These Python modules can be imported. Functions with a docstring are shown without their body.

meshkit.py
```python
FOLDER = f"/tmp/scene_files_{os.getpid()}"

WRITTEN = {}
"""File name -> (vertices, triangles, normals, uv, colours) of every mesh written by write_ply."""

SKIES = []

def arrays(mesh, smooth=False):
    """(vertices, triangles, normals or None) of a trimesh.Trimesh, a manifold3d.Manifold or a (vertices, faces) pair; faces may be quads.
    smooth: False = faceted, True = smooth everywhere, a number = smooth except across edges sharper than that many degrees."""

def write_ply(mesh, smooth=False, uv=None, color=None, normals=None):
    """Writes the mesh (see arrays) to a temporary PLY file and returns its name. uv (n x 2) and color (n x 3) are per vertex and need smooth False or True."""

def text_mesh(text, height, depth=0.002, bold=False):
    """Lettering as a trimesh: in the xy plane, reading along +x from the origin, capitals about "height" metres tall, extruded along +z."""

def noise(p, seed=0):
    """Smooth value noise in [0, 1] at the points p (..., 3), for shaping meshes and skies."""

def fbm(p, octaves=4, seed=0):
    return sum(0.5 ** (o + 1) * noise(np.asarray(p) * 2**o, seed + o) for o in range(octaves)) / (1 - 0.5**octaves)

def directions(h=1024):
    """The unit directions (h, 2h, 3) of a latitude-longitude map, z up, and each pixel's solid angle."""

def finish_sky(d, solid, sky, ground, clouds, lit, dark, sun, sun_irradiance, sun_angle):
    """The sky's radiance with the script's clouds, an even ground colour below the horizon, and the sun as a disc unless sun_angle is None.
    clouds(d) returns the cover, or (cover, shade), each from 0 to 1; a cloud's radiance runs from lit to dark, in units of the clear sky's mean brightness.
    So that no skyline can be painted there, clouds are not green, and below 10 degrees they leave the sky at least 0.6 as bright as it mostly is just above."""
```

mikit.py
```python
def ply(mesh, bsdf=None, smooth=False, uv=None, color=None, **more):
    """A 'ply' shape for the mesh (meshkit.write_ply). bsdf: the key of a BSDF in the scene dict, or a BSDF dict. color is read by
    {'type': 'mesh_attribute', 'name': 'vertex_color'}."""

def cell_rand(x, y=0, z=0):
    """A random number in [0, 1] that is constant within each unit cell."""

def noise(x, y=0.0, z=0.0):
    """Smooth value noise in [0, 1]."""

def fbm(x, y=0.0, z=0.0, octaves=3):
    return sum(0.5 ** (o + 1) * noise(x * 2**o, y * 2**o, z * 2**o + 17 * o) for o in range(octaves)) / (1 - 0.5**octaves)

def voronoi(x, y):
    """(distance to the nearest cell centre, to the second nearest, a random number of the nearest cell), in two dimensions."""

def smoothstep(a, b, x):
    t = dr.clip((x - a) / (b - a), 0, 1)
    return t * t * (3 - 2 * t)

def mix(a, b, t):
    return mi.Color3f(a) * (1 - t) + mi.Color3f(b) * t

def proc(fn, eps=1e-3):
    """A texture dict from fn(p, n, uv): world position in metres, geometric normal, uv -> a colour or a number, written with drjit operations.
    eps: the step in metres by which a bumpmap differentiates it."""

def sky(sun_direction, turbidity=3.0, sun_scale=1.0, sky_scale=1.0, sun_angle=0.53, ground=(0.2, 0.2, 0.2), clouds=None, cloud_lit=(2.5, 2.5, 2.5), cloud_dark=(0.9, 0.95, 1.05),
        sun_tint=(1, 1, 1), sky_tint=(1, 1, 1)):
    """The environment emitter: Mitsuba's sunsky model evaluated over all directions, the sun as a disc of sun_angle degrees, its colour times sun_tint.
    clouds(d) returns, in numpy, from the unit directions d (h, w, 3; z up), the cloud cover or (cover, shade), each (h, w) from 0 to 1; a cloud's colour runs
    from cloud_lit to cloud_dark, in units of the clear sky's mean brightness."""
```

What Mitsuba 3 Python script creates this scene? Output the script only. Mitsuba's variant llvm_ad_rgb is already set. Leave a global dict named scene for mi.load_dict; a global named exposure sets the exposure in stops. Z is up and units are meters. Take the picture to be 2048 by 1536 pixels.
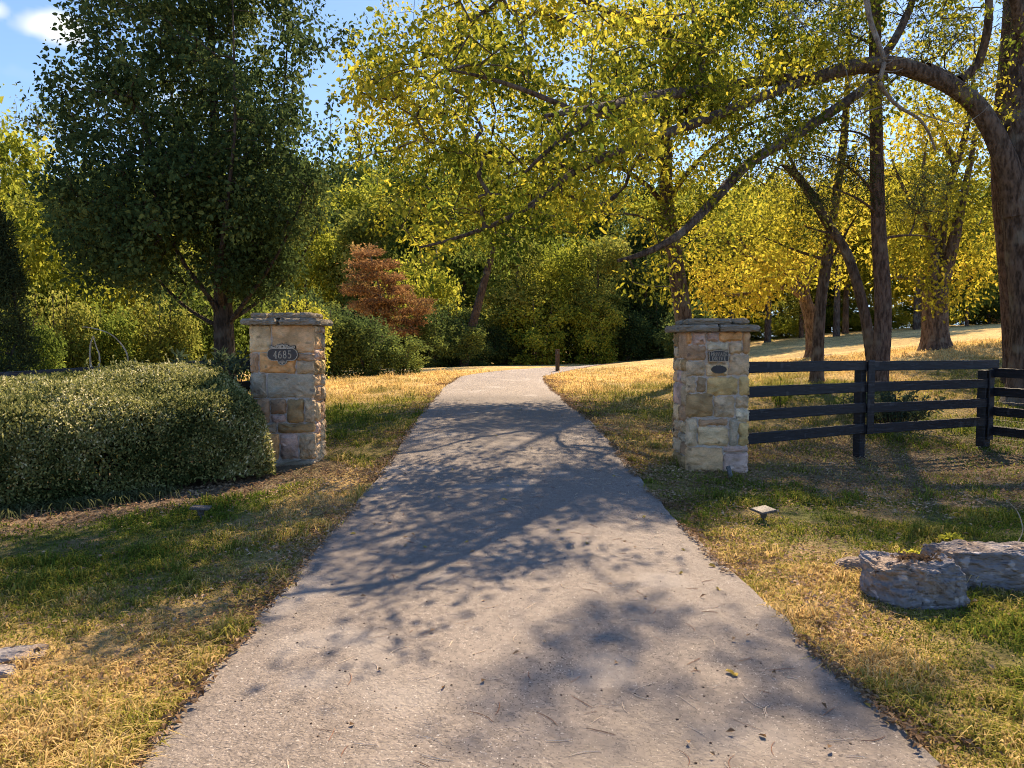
import math
import numpy as np, trimesh, drjit as dr, mitsuba as mi
import mikit, meshkit
from mikit import proc, noise, fbm, voronoi, cell_rand, smoothstep, mix
from scipy.interpolate import RBFInterpolator, PchipInterpolator
from scipy.spatial import cKDTree
from shapely.geometry import LineString, Polygon, Point, box as sbox
from shapely.ops import unary_union
from shapely import affinity

T = mi.ScalarTransform4f
scene, labels = {}, {}

# ------------------------------------------------------------------ camera, sky, exposure
F, CX, CY, PITCH = 1450.0, 1024.0, 768.0, math.radians(2.685)
CAM = np.array([0.0, 0.0, 1.6])
FWD = np.array([0.0, math.cos(PITCH), -math.sin(PITCH)])
UPV = np.array([0.0, math.sin(PITCH), math.cos(PITCH)])
scene['camera'] = {'type': 'perspective', 'fov': math.degrees(2 * math.atan(1024 / F)), 'fov_axis': 'x', 'near_clip': 0.1, 'far_clip': 2000.0,
                   'to_world': T().look_at(origin=CAM.tolist(), target=(CAM + FWD).tolist(), up=[0, 0, 1])}
SUN = np.array([0.35, 0.865, 1.0])


def clouds(d):
    def puff(px, py, rx, ry, soft, seed):
        c = np.array([(px - 1024) / F, 1.0, (700 - py) / F]); c /= np.linalg.norm(c)
        r = np.cross(c, [0, 0, 1]); r /= np.linalg.norm(r); u = np.cross(r, c)
        a, b = d @ r, d @ u
        q = np.sqrt((a / rx) ** 2 + (b / ry) ** 2) + (meshkit.fbm(d * 22, 4, seed) - .5) * 1.5
        return np.where(d @ c > 0.3, np.clip((1.0 - q) / soft, 0, 1), 0)
    m = np.maximum.reduce([puff(140, 78, .040, .018, .6, 3), puff(-20, 25, .03, .014, .7, 5), puff(330, 200, .12, .022, 1.2, 7) * .5, puff(1300, -900, .2, .06, .8, 9), puff(-700, -300, .2, .05, .8, 11)])
    w = np.clip((meshkit.fbm(d * np.array([3, 3, 7]), 4, 21) - .66) * 2.0, 0, .25)
    return np.maximum(m, w), np.clip(.35 - m * .35, 0, 1)


scene['sky'] = mikit.sky(SUN.tolist(), turbidity=2.2, sun_scale=.92, sky_scale=.76, clouds=clouds, sun_tint=(1.0, .955, .88), sky_tint=(.92, .92, .98))
exposure = 3.15

# ------------------------------------------------------------------ helpers
def at(px, py, Y):
    """World point at distance Y seen at photo pixel (px, py) - used to read positions off the photograph."""
    d = FWD + np.array([1, 0, 0]) * (px - CX) / F + UPV * (CY - py) / F
    return CAM + d * (Y / d[1])


def num(name):
    if name not in scene and name not in TAKEN:
        return name
    i = 1
    while f'{name}_{i:03d}' in scene or f'{name}_{i:03d}' in TAKEN:
        i += 1
    return f'{name}_{i:03d}'


TAKEN = set()


def thing(name, label, cat, group=None):
    k = num(name); TAKEN.add(k)
    labels[k] = {'label': label, 'category': cat}
    if group: labels[k]['group'] = group
    return k


def put(name, mesh, bsdf, parent=None, label=None, smooth=False, uv=None, **kw):
    k = num((parent + '__' if parent else '') + name)
    scene[k] = mikit.ply(mesh, bsdf, smooth=smooth, uv=uv, **kw)
    if label or parent is None: labels[k] = {'label': label} if label else {}
    return k


def single(name, mesh, bsdf, label, cat, group=None, **kw):
    k = put(name, mesh, bsdf, None, label, **kw)
    labels[k]['category'] = cat
    if group: labels[k]['group'] = group
    return k


def setting(name, mesh, bsdf, **kw):
    k = put(name, mesh, bsdf, **kw); labels[k] = {'kind': 'structure'}
    return k


def cat(meshes):
    vs, fs, o = [], [], 0
    for m in meshes:
        v, f = (m.vertices, m.faces) if hasattr(m, 'vertices') else m
        vs.append(np.asarray(v)); fs.append(np.asarray(f) + o); o += len(v)
    return np.vstack(vs), np.vstack(fs)


def cbox(sx, sy, sz, c=.006):
    """chamfered box centred at the origin"""
    hx, hy, hz = sx / 2, sy / 2, sz / 2; p = []
    for a in (-1, 1):
        for b in (-1, 1):
            for d in (-1, 1):
                p += [(a * (hx - c), b * (hy - c), d * hz), (a * (hx - c), b * hy, d * (hz - c)), (a * hx, b * (hy - c), d * (hz - c))]
    return trimesh.convex.convex_hull(np.array(p))


def tube(pts, rad, sides=6, cap=True):
    p = np.asarray(pts, float); n = len(p); r = np.broadcast_to(rad, (n,))
    t = np.gradient(p, axis=0); t /= np.linalg.norm(t, axis=1, keepdims=True) + 1e-12
    ref = np.array([0, 0, 1.0]) if abs(t.mean(0)[2]) < .85 else np.array([0, 1.0, 0])
    a = np.cross(t, ref); a /= np.linalg.norm(a, axis=1, keepdims=True) + 1e-12
    b = np.cross(t, a); an = np.arange(sides) * 2 * np.pi / sides
    v = (p[:, None] + r[:, None, None] * (np.cos(an)[None, :, None] * a[:, None] + np.sin(an)[None, :, None] * b[:, None])).reshape(-1, 3)
    i, j = np.meshgrid(np.arange(n - 1), np.arange(sides), indexing='ij'); j2 = (j + 1) % sides
    f = np.vstack([np.stack([i * sides + j, (i + 1) * sides + j2, i * sides + j2], -1).reshape(-1, 3), np.stack([i * sides + j, (i + 1) * sides + j, (i + 1) * sides + j2], -1).reshape(-1, 3)])
    if cap:
        v = np.vstack([v, p[-1:]]); e = (n - 1) * sides
        f = np.vstack([f, [[e + (k + 1) % sides, e + k, len(v) - 1] for k in range(sides)]])
    return v, f


def curve(pts, step=.2):
    p = np.asarray(pts, float)
    s = np.r_[0, np.cumsum(np.linalg.norm(np.diff(p[:, :3], axis=0), axis=1))]
    q = np.linspace(0, s[-1], max(3, int(s[-1] / step) + 1))
    return PchipInterpolator(s, p)(q)


def rnd_unit(rng, n):
    v = rng.normal(size=(n, 3)); return v / np.linalg.norm(v, axis=1, keepdims=True)


def leaves(P, D, N, L, W, fold=.18, hexa=True, bend=.15):
    """One folded leaf per row: base P, length direction D, face normal N, length L, width W. Returns (v, f, uv): uv.x is a random tone per leaf."""
    n = len(P); D = D / (np.linalg.norm(D, axis=1, keepdims=True) + 1e-9)
    N = N - D * (N * D).sum(1, keepdims=True); N /= np.linalg.norm(N, axis=1, keepdims=True) + 1e-9
    S = np.cross(D, N); L = np.broadcast_to(L, (n,))[:, None]; W = np.broadcast_to(W, (n,))[:, None]
    up = N * W * fold; tip = -N * L * bend
    if hexa:
        v = np.stack([P, P + D * L * .3 + S * W * .48 + up, P + D * L * .68 + S * W * .38 + up + tip * .4, P + D * L + tip, P + D * L * .68 - S * W * .38 + up + tip * .4, P + D * L * .3 - S * W * .48 + up], 1)
        f = np.array([[0, 1, 2], [0, 2, 3], [0, 3, 4], [0, 4, 5]])
    else:
        v = np.stack([P, P + D * L * .45 + S * W * .5 + up, P + D * L + tip, P + D * L * .45 - S * W * .5 + up], 1)
        f = np.array([[0, 1, 2], [0, 2, 3]])
    k = v.shape[1]
    fs = (f[None] + (np.arange(n) * k)[:, None, None]).reshape(-1, 3)
    r = np.random.default_rng(n).random((n, 2))
    return v.reshape(-1, 3), fs, np.repeat(r, k, axis=0)


# ------------------------------------------------------------------ ground shape
DRV = PchipInterpolator([-30, 0, 5, 7, 8.84, 9.67, 11.85, 16.5, 22, 26, 32, 40, 60], [0, 0, .02, .06, .137, .2, .31, .44, .54, .6, .67, .72, .75])
ctl = [(x, y, float(DRV(y))) for y in (-8, -3, 0, 3, 6, 8, 9.5, 11, 13, 16, 19, 22, 26, 30, 34, 38) for x in (-1.5, 1.5)]
ctl += [(3.0, 9.3, .1), (2.2, 9.0, .11), (5.2, 10.9, -.02), (7.8, 12, -.02), (8, 8, -.08), (4, 6, 0), (5, 3, 0), (8, 4, -.05), (-2.9, 9.4, .1), (-5, 7, 0), (-9, 7, -.1), (-8, 11.5, -.15), (-6, 3, 0), (-3, 3, 0),
        (15, -6, 0), (-15, -6, 0), (9.5, 15.5, .55), (14.6, 25, 1.6), (7.6, 18, .75), (8.2, 16.2, .7), (13, 40, .9), (9, 30, .75), (21, 45, 1.9), (27, 48, 2.75), (34, 50, 3.3), (30, 75, 3.2), (45, 60, 4),
        (8.1, 34.5, 1.22), (5.4, 33.6, 1.02), (3.9, 32.2, .80), (4.4, 37.2, .72), (8, 38.4, .95), (3.5, 14, .4), (-7.5, 30, .46), (-5.3, 34, .54), (-15, 30, .1), (-25, 35, 0), (-20, 15, -.3), (-40, 45, 0), (0, 60, .7), (0, 90, .7), (-40, 90, .5), (40, 90, 3.5), (25, 20, 2.2), (20, 8, .6), (-3, 13, .3), (-3.5, 18, .42), (-5, 24, .48),
        (60, 0, 1), (-60, 0, 0), (60, 60, 4), (-60, 60, 0), (80, 120, 3), (-80, 120, 0)]
ctl = np.array(ctl)
RBF = RBFInterpolator(ctl[:, :2], ctl[:, 2], kernel='thin_plate_spline', smoothing=.02)


def ground(x, y):
    x, y = np.broadcast_arrays(np.asarray(x, float), np.asarray(y, float))
    q = np.stack([np.clip(x.ravel(), -70, 70), np.clip(y.ravel(), -12, 110)], 1)
    return RBF(q).reshape(x.shape)


GXS = np.r_[np.linspace(-12, 12, 97)]
GYS = np.r_[np.linspace(-4, 24, 113)]
GXS = np.r_[-400, -250, -150, -110, -80, -60, -50, -42, np.arange(-36, -12, 1.0), GXS, np.arange(13, 37, 1.0), 42, 50, 60, 80, 110, 150, 250, 400]
GYS = np.r_[-300, -120, -60, -30, -15, -8, GYS, np.arange(24.5, 60, .75), 64, 70, 78, 90, 110, 150, 220, 320, 450]
gx, gy = np.meshgrid(GXS, GYS); gz = ground(gx, gy)
from scipy.interpolate import RegularGridInterpolator
_GI = RegularGridInterpolator((GYS, GXS), gz)


def gnd(x, y):
    """ground height as meshed"""
    x, y = np.broadcast_arrays(np.asarray(x, float), np.asarray(y, float))
    return _GI(np.stack([y.ravel(), x.ravel()], 1)).reshape(x.shape)


def on_ground(px, py):
    Y = np.linspace(1.5, 70, 3000); P = np.array([at(px, py, y) for y in Y])
    k = np.argmax(P[:, 2] < gnd(P[:, 0], P[:, 1])); return P[k]


def grid_mesh(X, Y, Z):
    h, w = X.shape; i, j = np.meshgrid(np.arange(h - 1), np.arange(w - 1), indexing='ij'); a = i * w + j
    f = np.vstack([np.stack([a, a + 1, a + w + 1], -1).reshape(-1, 3), np.stack([a, a + w + 1, a + w], -1).reshape(-1, 3)])
    return np.stack([X, Y, Z], -1).reshape(-1, 3), f


# drive edges (left, right), paired
DL = np.array([(-1.45, -8), (-1.45, 2.75), (-1.5, 5), (-1.53, 7), (-1.56, 9.7), (-1.65, 12), (-1.8, 16.5), (-1.93, 22), (-1.86, 26), (-1.15, 29.5), (.05, 33), (2.0, 36.2), (4.6, 38.2), (8, 39.4), (16, 40.5)])
DR = np.array([(1.62, -8), (1.6, 2.75), (1.53, 5), (1.47, 7), (1.44, 9.7), (1.36, 12), (1.2, 16.5), (1.08, 22), (1.14, 25.4), (1.42, 27.6), (2.0, 30), (3.3, 33), (5.3, 35.5), (9, 37.2), (17, 38.5)])
DLc, DRc = curve(np.c_[DL, np.zeros(len(DL))], .3)[:, :2], None
s = np.linspace(0, 1, 220)
sk = np.linspace(0, 1, len(DL))
DLc, DRc = PchipInterpolator(sk, DL)(s), PchipInterpolator(sk, DR)(s)
_w = meshkit.fbm(np.c_[s * 90, s * 0, s * 0], 3, 5) - .5
DLc[:, 0] += _w * .07; DRc[:, 0] += (meshkit.fbm(np.c_[s * 90, s * 0 + 9, s * 0], 3, 6) - .5) * .08
from shapely import contains_xy, prepare
DRIVE = Polygon(np.vstack([DLc, DRc[::-1]])); prepare(DRIVE)
DL_X = lambda y: np.interp(y, DLc[:, 1], DLc[:, 0])
DR_X = lambda y: np.interp(y, DRc[:, 1], DRc[:, 0])

# ------------------------------------------------------------------ materials
def mat(name, col, rough=.8, spec=.3, bump=None, scale=1.0, **kw):
    b = {'type': 'principled', 'base_color': col if isinstance(col, dict) else {'type': 'rgb', 'value': list(col)}, 'roughness': rough, 'specular': spec, **kw}
    if bump is not None:
        b = {'type': 'bumpmap', 'tex': bump, 'scale': scale, 'bsdf': b}
    scene[name] = {'type': 'twosided', 'bsdf': b}
    return name


def C(r, g, b): return mi.Color3f(r, g, b)


def lawn_tone(p):
    """dryness 0..1 of the turf"""
    d = fbm(p.x * .55 + 3, p.y * .4, 0, 3)
    far = smoothstep(11, 27, p.y)
    edge = smoothstep(1.2, .2, dr.minimum(dr.abs(p.x + 1.75), dr.abs(p.x - 1.75)))
    near = smoothstep(5.0, 3.4, p.y + p.x * .25 + 1.2) * smoothstep(0, -1, p.x)
    lush = smoothstep(-1.9, -2.6, p.x) * smoothstep(4.0, 5.0, p.y) * smoothstep(8.0, 6.5, p.y) * .35
    return dr.clip(smoothstep(.36, .66, d) * .55 + far * .62 + edge * .35 + near * .6 - lush, 0, 1)


def ground_col(p, n, uv):
    t = lawn_tone(p)
    g = mix((.07, .075, .022), (.27, .185, .08), t)
    far = smoothstep(14, 26, p.y)
    g = mix(g, (.58, .405, .16), far * t)
    bare = smoothstep(.55, .75, fbm(p.x * 1.7, p.y * 1.7, 0, 3)) * .5
    g = mix(g, (.20, .135, .075), bare)
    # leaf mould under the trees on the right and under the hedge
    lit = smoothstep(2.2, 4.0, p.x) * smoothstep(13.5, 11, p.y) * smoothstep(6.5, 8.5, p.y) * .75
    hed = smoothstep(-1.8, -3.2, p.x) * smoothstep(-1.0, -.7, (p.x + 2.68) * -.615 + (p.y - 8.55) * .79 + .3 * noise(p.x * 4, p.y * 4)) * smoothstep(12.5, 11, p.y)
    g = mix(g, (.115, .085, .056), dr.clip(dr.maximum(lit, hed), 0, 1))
    m = noise(p.x * 70, p.y * 70, 0) * .5 + noise(p.x * 24, p.y * 24, 0) * .45 + noise(p.x * 6, p.y * 6, 0) * .3 + .42
    return g * m


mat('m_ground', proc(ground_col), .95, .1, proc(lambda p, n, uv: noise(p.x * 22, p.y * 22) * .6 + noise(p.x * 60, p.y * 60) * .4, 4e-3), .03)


def asphalt_col(p, n, uv):
    ag = noise(p.x * 130, p.y * 130, 3)
    big = fbm(p.x * .9, p.y * .45, 2, 4)
    c = mix((.140, .117, .101), (.198, .169, .149), big)
    c = c * (0.8 + .4 * noise(p.x * 45, p.y * 45, 8))
    c = mix(c, (.07, .06, .055), smoothstep(.70, .86, ag) * .75)
    c = mix(c, (.46, .43, .40), smoothstep(.86, .95, noise(p.x * 150 + 7, p.y * 150, 1)) * .7)
    stain = smoothstep(.60, .78, fbm(p.x * 1.5 + 20, p.y * 1.1, 1, 3))
    c = mix(c, (.13, .115, .105), stain * .45)
    pale = smoothstep(.66, .8, fbm(p.x * 2.1 + 4, p.y * 2.1 + 9, 5, 2))
    c = mix(c, (.30, .275, .255), pale * .3)
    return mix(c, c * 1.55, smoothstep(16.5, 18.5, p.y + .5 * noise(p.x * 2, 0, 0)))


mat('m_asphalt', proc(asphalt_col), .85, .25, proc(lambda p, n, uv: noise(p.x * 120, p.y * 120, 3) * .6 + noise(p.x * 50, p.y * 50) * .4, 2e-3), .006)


def leaf_mat(name, c0, c1, c2, trans=1.0, rough=.45, clump=.9, spec=None, amp=1.1, per=.75):
    """Leaf: tone per leaf from uv.x, drifting from clump to clump."""
    def col(p, n, uv):
        k = dr.clip((uv.x - .5) * per + (fbm(p.x * clump, p.y * clump, p.z * clump, 2) - .5) * amp + .495, 0, 1)
        a = mix(c0, c1, smoothstep(0, .55, k))
        return mix(a, c2, smoothstep(.62, 1.0, k)) * (.8 + .4 * uv.y)
    scene[name] = {'type': 'principledthin', 'base_color': proc(col), 'roughness': rough, 'spec_trans': 0.0, 'diff_trans': trans, 'eta': 1.33 if spec is None else spec}
    return name


leaf_mat('m_leaf_pear', (.050, .080, .030), (.085, .128, .045), (.20, .23, .065), .8, .32, amp=1.5, spec=1.45)
leaf_mat('m_leaf_overhang', (.085, .125, .018), (.33, .335, .036), (.60, .51, .055), 1.1, .42, clump=1.0, amp=1.9, per=.65)
leaf_mat('m_leaf_gold', (.20, .21, .025), (.44, .41, .045), (.58, .46, .06), 1.1, .5, clump=.45, amp=1.7)
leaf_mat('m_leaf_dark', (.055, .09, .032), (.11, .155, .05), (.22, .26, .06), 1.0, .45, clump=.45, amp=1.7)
leaf_mat('m_leaf_mid', (.09, .13, .028), (.19, .25, .045), (.36, .38, .07), 1.05, .45, clump=.45, amp=1.7)
leaf_mat('m_leaf_lime', (.17, .21, .03), (.36, .38, .05), (.50, .47, .07), 1.1, .5, clump=.45, amp=1.7)
leaf_mat('m_leaf_olive', (.11, .135, .03), (.24, .265, .05), (.40, .38, .09), 1.0, .5, clump=.45, amp=1.7)
leaf_mat('m_leaf_rust', (.20, .105, .05), (.36, .205, .09), (.46, .33, .12), .75, .5, amp=1.8)
leaf_mat('m_leaf_conifer', (.035, .052, .027), (.065, .085, .036), (.14, .15, .05), .7, .5)
leaf_mat('m_leaf_hedge', (.06, .082, .025), (.35, .35, .125), (.80, .74, .48), .8, .22, clump=2.2, spec=1.6)
leaf_mat('m_leaf_laurel', (.04, .065, .045), (.07, .10, .06), (.12, .15, .06), .6, .3, spec=1.5)
leaf_mat('m_litter', (.15, .095, .055), (.31, .21, .125), (.54, .40, .265), .3, .7, clump=2)
leaf_mat('m_fallen', (.22, .15, .05), (.38, .29, .08), (.48, .36, .16), .3, .6, clump=3)


def blade_col(p, n, uv):
    t = lawn_tone(p)
    k = dr.clip(t * .9 + (uv.x - .5) * .75 + (fbm(p.x * 2.2, p.y * 2.2, 0, 2) - .5) * .8, 0, 1)
    a = mix((.10, .145, .022), (.28, .26, .05), smoothstep(0, .5, k))
    a = mix(a, (.58, .42, .19), smoothstep(.45, .95, k))
    return mix(a, (.62, .46, .20), smoothstep(14, 24, p.y) * t) * (.6 + .8 * uv.y)


scene['m_blade'] = {'type': 'principledthin', 'base_color': proc(blade_col), 'roughness': .6, 'spec_trans': 0.0, 'diff_trans': .8, 'eta': 1.3}
leaf_mat('m_liriope', (.06, .075, .03), (.11, .12, .05), (.2, .19, .09), .5, .4, clump=3)


def bark_mat(name, c0, c1, c2, f=1.0, sc=.03):
    def h(p):
        a = p.x * 9 * f + p.y * 9 * f
        return noise(p.x * 26 * f, p.y * 26 * f, p.z * 4.5 * f) * .65 + noise(p.x * 60 * f, p.y * 60 * f, p.z * 16 * f) * .35
    def col(p, n, uv):
        q = h(p)
        c = mix(c0, c1, smoothstep(.25, .75, q))
        return mix(c, c2, smoothstep(.56, .78, fbm(p.x * 3.1, p.y * 3.1, p.z * 3.1, 3)) * .6)
    return mat(name, proc(col), .9, .15, proc(lambda p, n, uv: h(p), 4e-3), sc)


bark_mat('m_bark', (.045, .032, .024), (.135, .10, .078), (.19, .175, .14))
bark_mat('m_bark_dark', (.03, .023, .018), (.085, .062, .048), (.11, .10, .08))
bark_mat('m_bark_cedar', (.05, .032, .024), (.15, .10, .075), (.17, .14, .11), 1.4)
bark_mat('m_bark_pale', (.13, .11, .09), (.26, .23, .19), (.36, .35, .31), 1.2, .015)
bark_mat('m_twig', (.30, .22, .14), (.5, .39, .27), (.5, .42, .33), 1.5, .01)

PAL = [(.62, .45, .25), (.57, .365, .19), (.41, .26, .15), (.64, .345, .14), (.40, .33, .23), (.36, .235, .11), (.53, .37, .29), (.64, .55, .38), (.55, .39, .17), (.27, .19, .11), (.51, .38, .235), (.29, .25, .195)]
# 0 tan 1 tan brown 2 brown 3 orange brown 4 grey 5 dark olive brown 6 pink grey 7 pale cream 8 ochre 9 dark 10 grey tan 11 cap grey


def stone_col(p, n, uv):
    c = mi.Color3f(0); i = dr.floor(uv.x * len(PAL))
    for k, q in enumerate(PAL):
        c = dr.select(i == k, mi.Color3f(*q), c)
    z = uv.y * 37
    v = fbm(p.x * 7 + z, p.y * 7, p.z * 7, 4)
    c = mix(c * .75, c * 1.3, smoothstep(.25, .75, v))
    c = mix(c, C(.30, .19, .085), smoothstep(.58, .8, fbm(p.x * 4 + z, p.y * 4 + 5, p.z * 4, 3)) * .45)
    c = mix(c, C(.07, .06, .05), smoothstep(.64, .82, fbm(p.x * 11, p.y * 11 + z, p.z * 13, 3)) * .6)
    return c * (.82 + .36 * noise(p.x * 90, p.y * 90, p.z * 90))


mat('m_stone', proc(stone_col), .9, .2, proc(lambda p, n, uv: fbm(p.x * 16, p.y * 16, p.z * 22, 4), 3e-3), .05)
mat('m_mortar', proc(lambda p, n, uv: mix((.36, .32, .27), (.56, .51, .45), fbm(p.x * 14, p.y * 14, p.z * 14, 3)) * (.8 + .4 * noise(p.x * 110, p.y * 110, p.z * 110))), .95, .1,
    proc(lambda p, n, uv: noise(p.x * 70, p.y * 70, p.z * 70), 2e-3), .012)
mat('m_cap', proc(lambda p, n, uv: mix(mix((.13, .11, .082), (.36, .30, .22), fbm(p.x * 6, p.y * 6, p.z * 12 + uv.y * 9, 4)), (.33, .31, .26), smoothstep(.6, .74, fbm(p.x * 19, p.y * 19, p.z * 19, 2)) * .6) * (.8 + .4 * noise(p.x * 80, p.y * 80, p.z * 80))), .95, .1,
    proc(lambda p, n, uv: fbm(p.x * 14, p.y * 14, p.z * 45, 4), 3e-3), .07)
mat('m_rock', proc(lambda p, n, uv: mix(mix((.11, .103, .10), (.30, .285, .275), fbm(p.x * 7, p.y * 7, p.z * 12, 4)), (.48, .46, .45), smoothstep(.60, .74, fbm(p.x * 15 + 3, p.y * 15, p.z * 15, 3)) * .75) * mix((1.18, .96, .78), (1.03, .99, 1.0), smoothstep(.35, .6, fbm(p.x * 3.3, p.y * 3.3, p.z * 4, 2)))), .9, .2,
    proc(lambda p, n, uv: fbm(p.x * 16, p.y * 16, p.z * 30, 4), 3e-3), .09)
mat('m_paint_black', proc(lambda p, n, uv: mix(mix((.004, .0045, .007), (.012, .013, .018), fbm(p.x * 3, p.y * 3, p.z * 30, 3)), (.05, .05, .055), smoothstep(.60, .78, fbm(p.x * 5, p.y * 5, p.z * 46, 4)) * .55 + smoothstep(.80, .9, noise(p.x * 9, p.y * 9, p.z * 5)) * .5)), .55, .35, proc(lambda p, n, uv: fbm(p.x * 8, p.y * 8, p.z * 90, 3), 3e-3), .006)
mat('m_post_wood', proc(lambda p, n, uv: mix((.03, .02, .014), (.085, .06, .045), fbm(p.x * 60, p.y * 60, p.z * 4, 3))), .8, .2)
mat('m_sign_black', (.010, .010, .014), .4, .5)
mat('m_sign_trim', (.40, .34, .25), .5, .4)
mat('m_sign_worn', (.035, .035, .042), .5, .4)
mat('m_metal_dark', proc(lambda p, n, uv: mix((.05, .045, .04), (.10, .095, .09), noise(p.x * 60, p.y * 60, p.z * 60))), .45, .5)
mat('m_metal_lens', (.32, .33, .36), .3, .5, metallic=.6)
mat('m_metal_plate', proc(lambda p, n, uv: mix((.06, .054, .05), (.11, .10, .095), noise(p.x * 40, p.y * 40, 0))), .65, .3)
mat('m_wire', (.03, .03, .025), .6, .3)
mat('m_needle', proc(lambda p, n, uv: mix((.22, .10, .06), (.66, .52, .38), smoothstep(.2, .5, uv.x))), .7, .2)

# ------------------------------------------------------------------ ground and drive
setting('ground', grid_mesh(gx, gy, gz), 'm_ground', smooth=True)
k = np.linspace(0, 1, 17)
dX = DLc[:, None, 0] * (1 - k) + DRc[:, None, 0] * k
dY = DLc[:, None, 1] * (1 - k) + DRc[:, None, 1] * k
crown = .035 + .02 * (1 - (2 * k - 1) ** 2)
dZ = gnd(dX, dY) + crown
dv, df = grid_mesh(dX, dY, dZ)
nrow = len(s)
skirt = []
for side, e, sg in ((0, DLc, -1), (16, DRc, 1)):
    top = dv.reshape(nrow, 17, 3)[:, side]; low = top.copy(); low[:, 0] += sg * .05; low[:, 2] -= .12
    sv = np.stack([top, low], 1).reshape(-1, 3); a = np.arange(nrow - 1) * 2
    sf = np.vstack([np.stack([a, a + 1, a + 3], 1), np.stack([a, a + 3, a + 2], 1)])
    skirt.append((sv, sf))
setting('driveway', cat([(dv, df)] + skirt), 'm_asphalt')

# ------------------------------------------------------------------ stone gate pillars
def slab(outline, depth, rng, bulge=.012, inset=.02, ragged=.006):
    """A rough-faced stone: outline (n x 2) in the face plane, growing to +z by depth."""
    o = np.asarray(outline); c = o.mean(0); n = len(o)
    o = o + rng.normal(size=o.shape) * ragged
    d = o - c; ln = np.linalg.norm(d, axis=1, keepdims=True)
    o2 = c + d * (1 - inset / ln); o3 = c + d * .45
    z2 = depth + rng.normal(size=n) * bulge * .35; z3 = depth + bulge + rng.normal(size=n) * bulge * .5
    v = np.vstack([np.c_[o, np.zeros(n)], np.c_[o, np.full(n, depth * .62)], np.c_[o2, z2], np.c_[o3, z3], [[c[0], c[1], depth + bulge]]])
    f = []
    for r in range(3):
        for i in range(n):
            j = (i + 1) % n; f += [[r * n + i, r * n + j, (r + 1) * n + j], [r * n + i, (r + 1) * n + j, (r + 1) * n + i]]
    for i in range(n): f.append([3 * n + i, 3 * n + (i + 1) % n, 4 * n])
    return v, np.array(f)


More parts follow.
